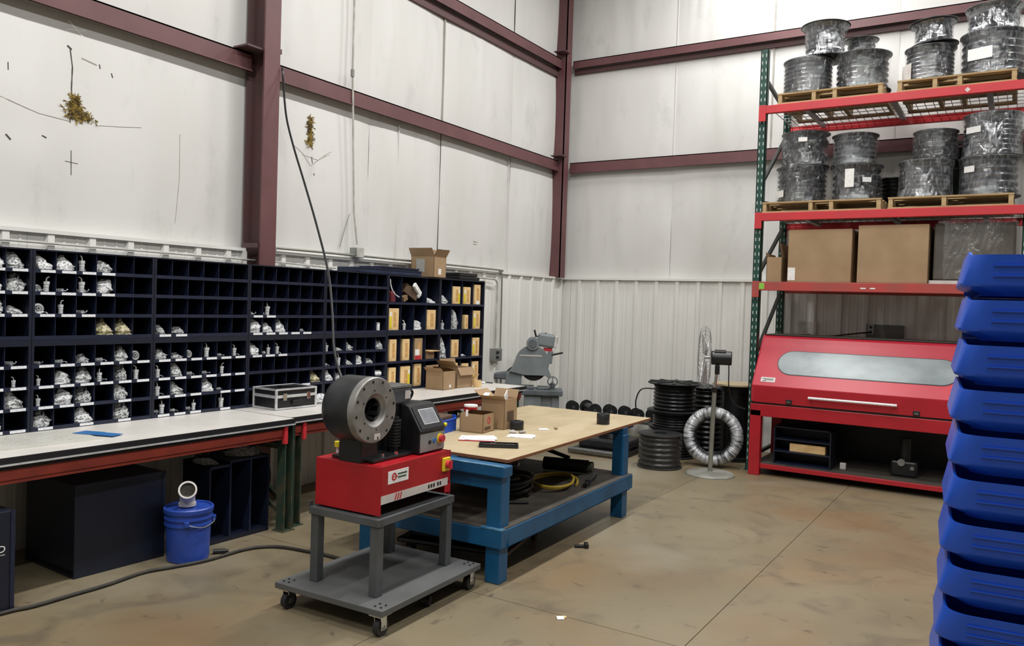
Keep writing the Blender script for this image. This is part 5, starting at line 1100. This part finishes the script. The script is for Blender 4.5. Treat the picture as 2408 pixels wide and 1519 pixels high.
# on the wall behind
for i, (x0, x1, z0, z1) in enumerate(((-2.29,-2.07,1.50,1.65),)):
    t = thing('wall_notice', 'faded printed notice on the back wall left of the outlet', 'notice', (x0,10.17,z0)); MB().box(0,-.004,0,x1-x0,0,z1-z0).build('sheet', M['pvc'], t)
    for k in range(6): MB().box(.02,-.0048,.02+k*.02,x1-x0-.02-.03*(k%2),-.0042,.028+k*.02).build('printed_line', M['paper_dim'], t)
t = thing('wall_outlet', 'grey power outlet on the back wall above the red hood', 'outlet', (-1.46,10.155,1.58)); MB().box(-.035,-.012,-.06,.035,.0,.06).build('cover_plate', M['steel'], t, bevel=.003)
for z in (-.028,.028): MB().cyl((0,-.013,z),(0,-.017,z),.017,n=14).build('socket', M['black'], t)
tag(MB().box(0,-.02,0,.40,0,.20).build('wall_panel', M['panel_dark'], None, loc=(-1.51,10.17,1.44)), 'flat grey metal panel on the back wall beside the outlet', 'panel')
tag(MB().tube(spline([(-1.46,10.125,1.55),(-1.6,10.12,1.53),(-1.85,10.11,1.49),(-2.1,10.09,1.47)],5),.008,8).build('power_cord', M['hose'], None, smooth=True), 'black power cord drooping left from the wall outlet', 'cord')

# ================================================================== STACK OF BLUE BINS
BW, BD, BP = .42, .48, .1668
def bin_meshes():
    rc = .085; path = [(0,BD),(0,.30),(0,.16),(0,.12),(0,rc)]
    for i in range(1,8): a = pi+pi/2*i/8; path.append((rc+rc*cos(a), rc+rc*sin(a)))
    left = path + [(rc,0)]; right = [(BW-x,y) for x, y in reversed(left)]
    P = left+[(BW*.5,0)]+right; vs = []; n = len(P)
    def ztop(y): return .150 if y <= .05 else (.150+.017*min(1,(y-.05)/.06))
    cx = BW/2
    def off(x, y, ix, iy):
        s = (cx-x)/cx; sx = max(-1,min(1,s*1.6)); return (x+ix*sx, y+iy*max(0,1-y/.28))
    # the front leans out towards its rim, the sides flare towards the foot
    rows = [(.0,.075,.062),(.008,.070,.056),(.034,.004,.030),(.045,0,.026),(.135,.024,.003),(None,.028,0),(None,.036,.006)]
    for k, (z, ix, iy) in enumerate(rows):
        for (x, y) in P:
            a, b = off(x, y, ix, iy); zz = ztop(y) if z is None else z
            if z == .135: zz = ztop(y)-.010
            vs.append((a,b,zz))
    for (z, ix, iy) in ((None,.038,.010),(.008,.080,.07)):
        for (x, y) in P:
            a, b = off(x, y, ix, iy); vs.append((a,b,ztop(y)-.002 if z is None else z))
    m = len(rows)+2
    fs = [(k*n+i,k*n+i+1,(k+1)*n+i+1,(k+1)*n+i) for k in range(m-1) for i in range(n-1)]
    b0 = list(range(0,n)); fs.append(tuple(reversed(b0))); b1 = list(range((m-1)*n,m*n)); fs.append(tuple(b1))
    vs2 = MB().add(vs,fs); vs2.box(.03,BD-.004,.0,BW-.03,BD,.166)
    body = vs2.mesh('bin_body', M['bin'], True, 30)
    x0, x1 = .105, .30
    def fr(z): return .026-(z-.045)/(.135-.045)*.023-.002
    mb = MB()
    for (za, zb) in ((.070,.075),(.108,.113)): mb.add([(x0,fr(za)-.004,za),(x1,fr(za)-.004,za),(x1,fr(zb)-.004,zb),(x0,fr(zb)-.004,zb),(x0,fr(za)+.004,za),(x1,fr(za)+.004,za),(x1,fr(zb)+.004,zb),(x0,fr(zb)+.004,zb)],[(0,1,2,3),(7,6,5,4),(0,4,5,1),(1,5,6,2),(2,6,7,3),(3,7,4,0)])
    slot_ = mb.mesh('label_slot', M['bin'])
    return body, slot_
BB, BS = bin_meshes()
nb = 12
for k in range(nb):
    top = nb-1-k
    lab = ('topmost blue stacking bin of the tall stack' if top == 0 else ('bottom blue stacking bin of the tall stack resting on the floor' if k == 0 else '%s blue stacking bin from the top of the tall stack' % ['','second','third','fourth','fifth','sixth','seventh','eighth','ninth','tenth','eleventh'][top]))
    t = thing('stacking_bin', lab, 'bin', (-.240+.0046*k+.003*sin(k*2.1), 3.405+.003*cos(k*1.7), BP*k), radians(5), 'blue stacking bins')
    place('bin_body', BB, t); place('label_slot', BS, t)
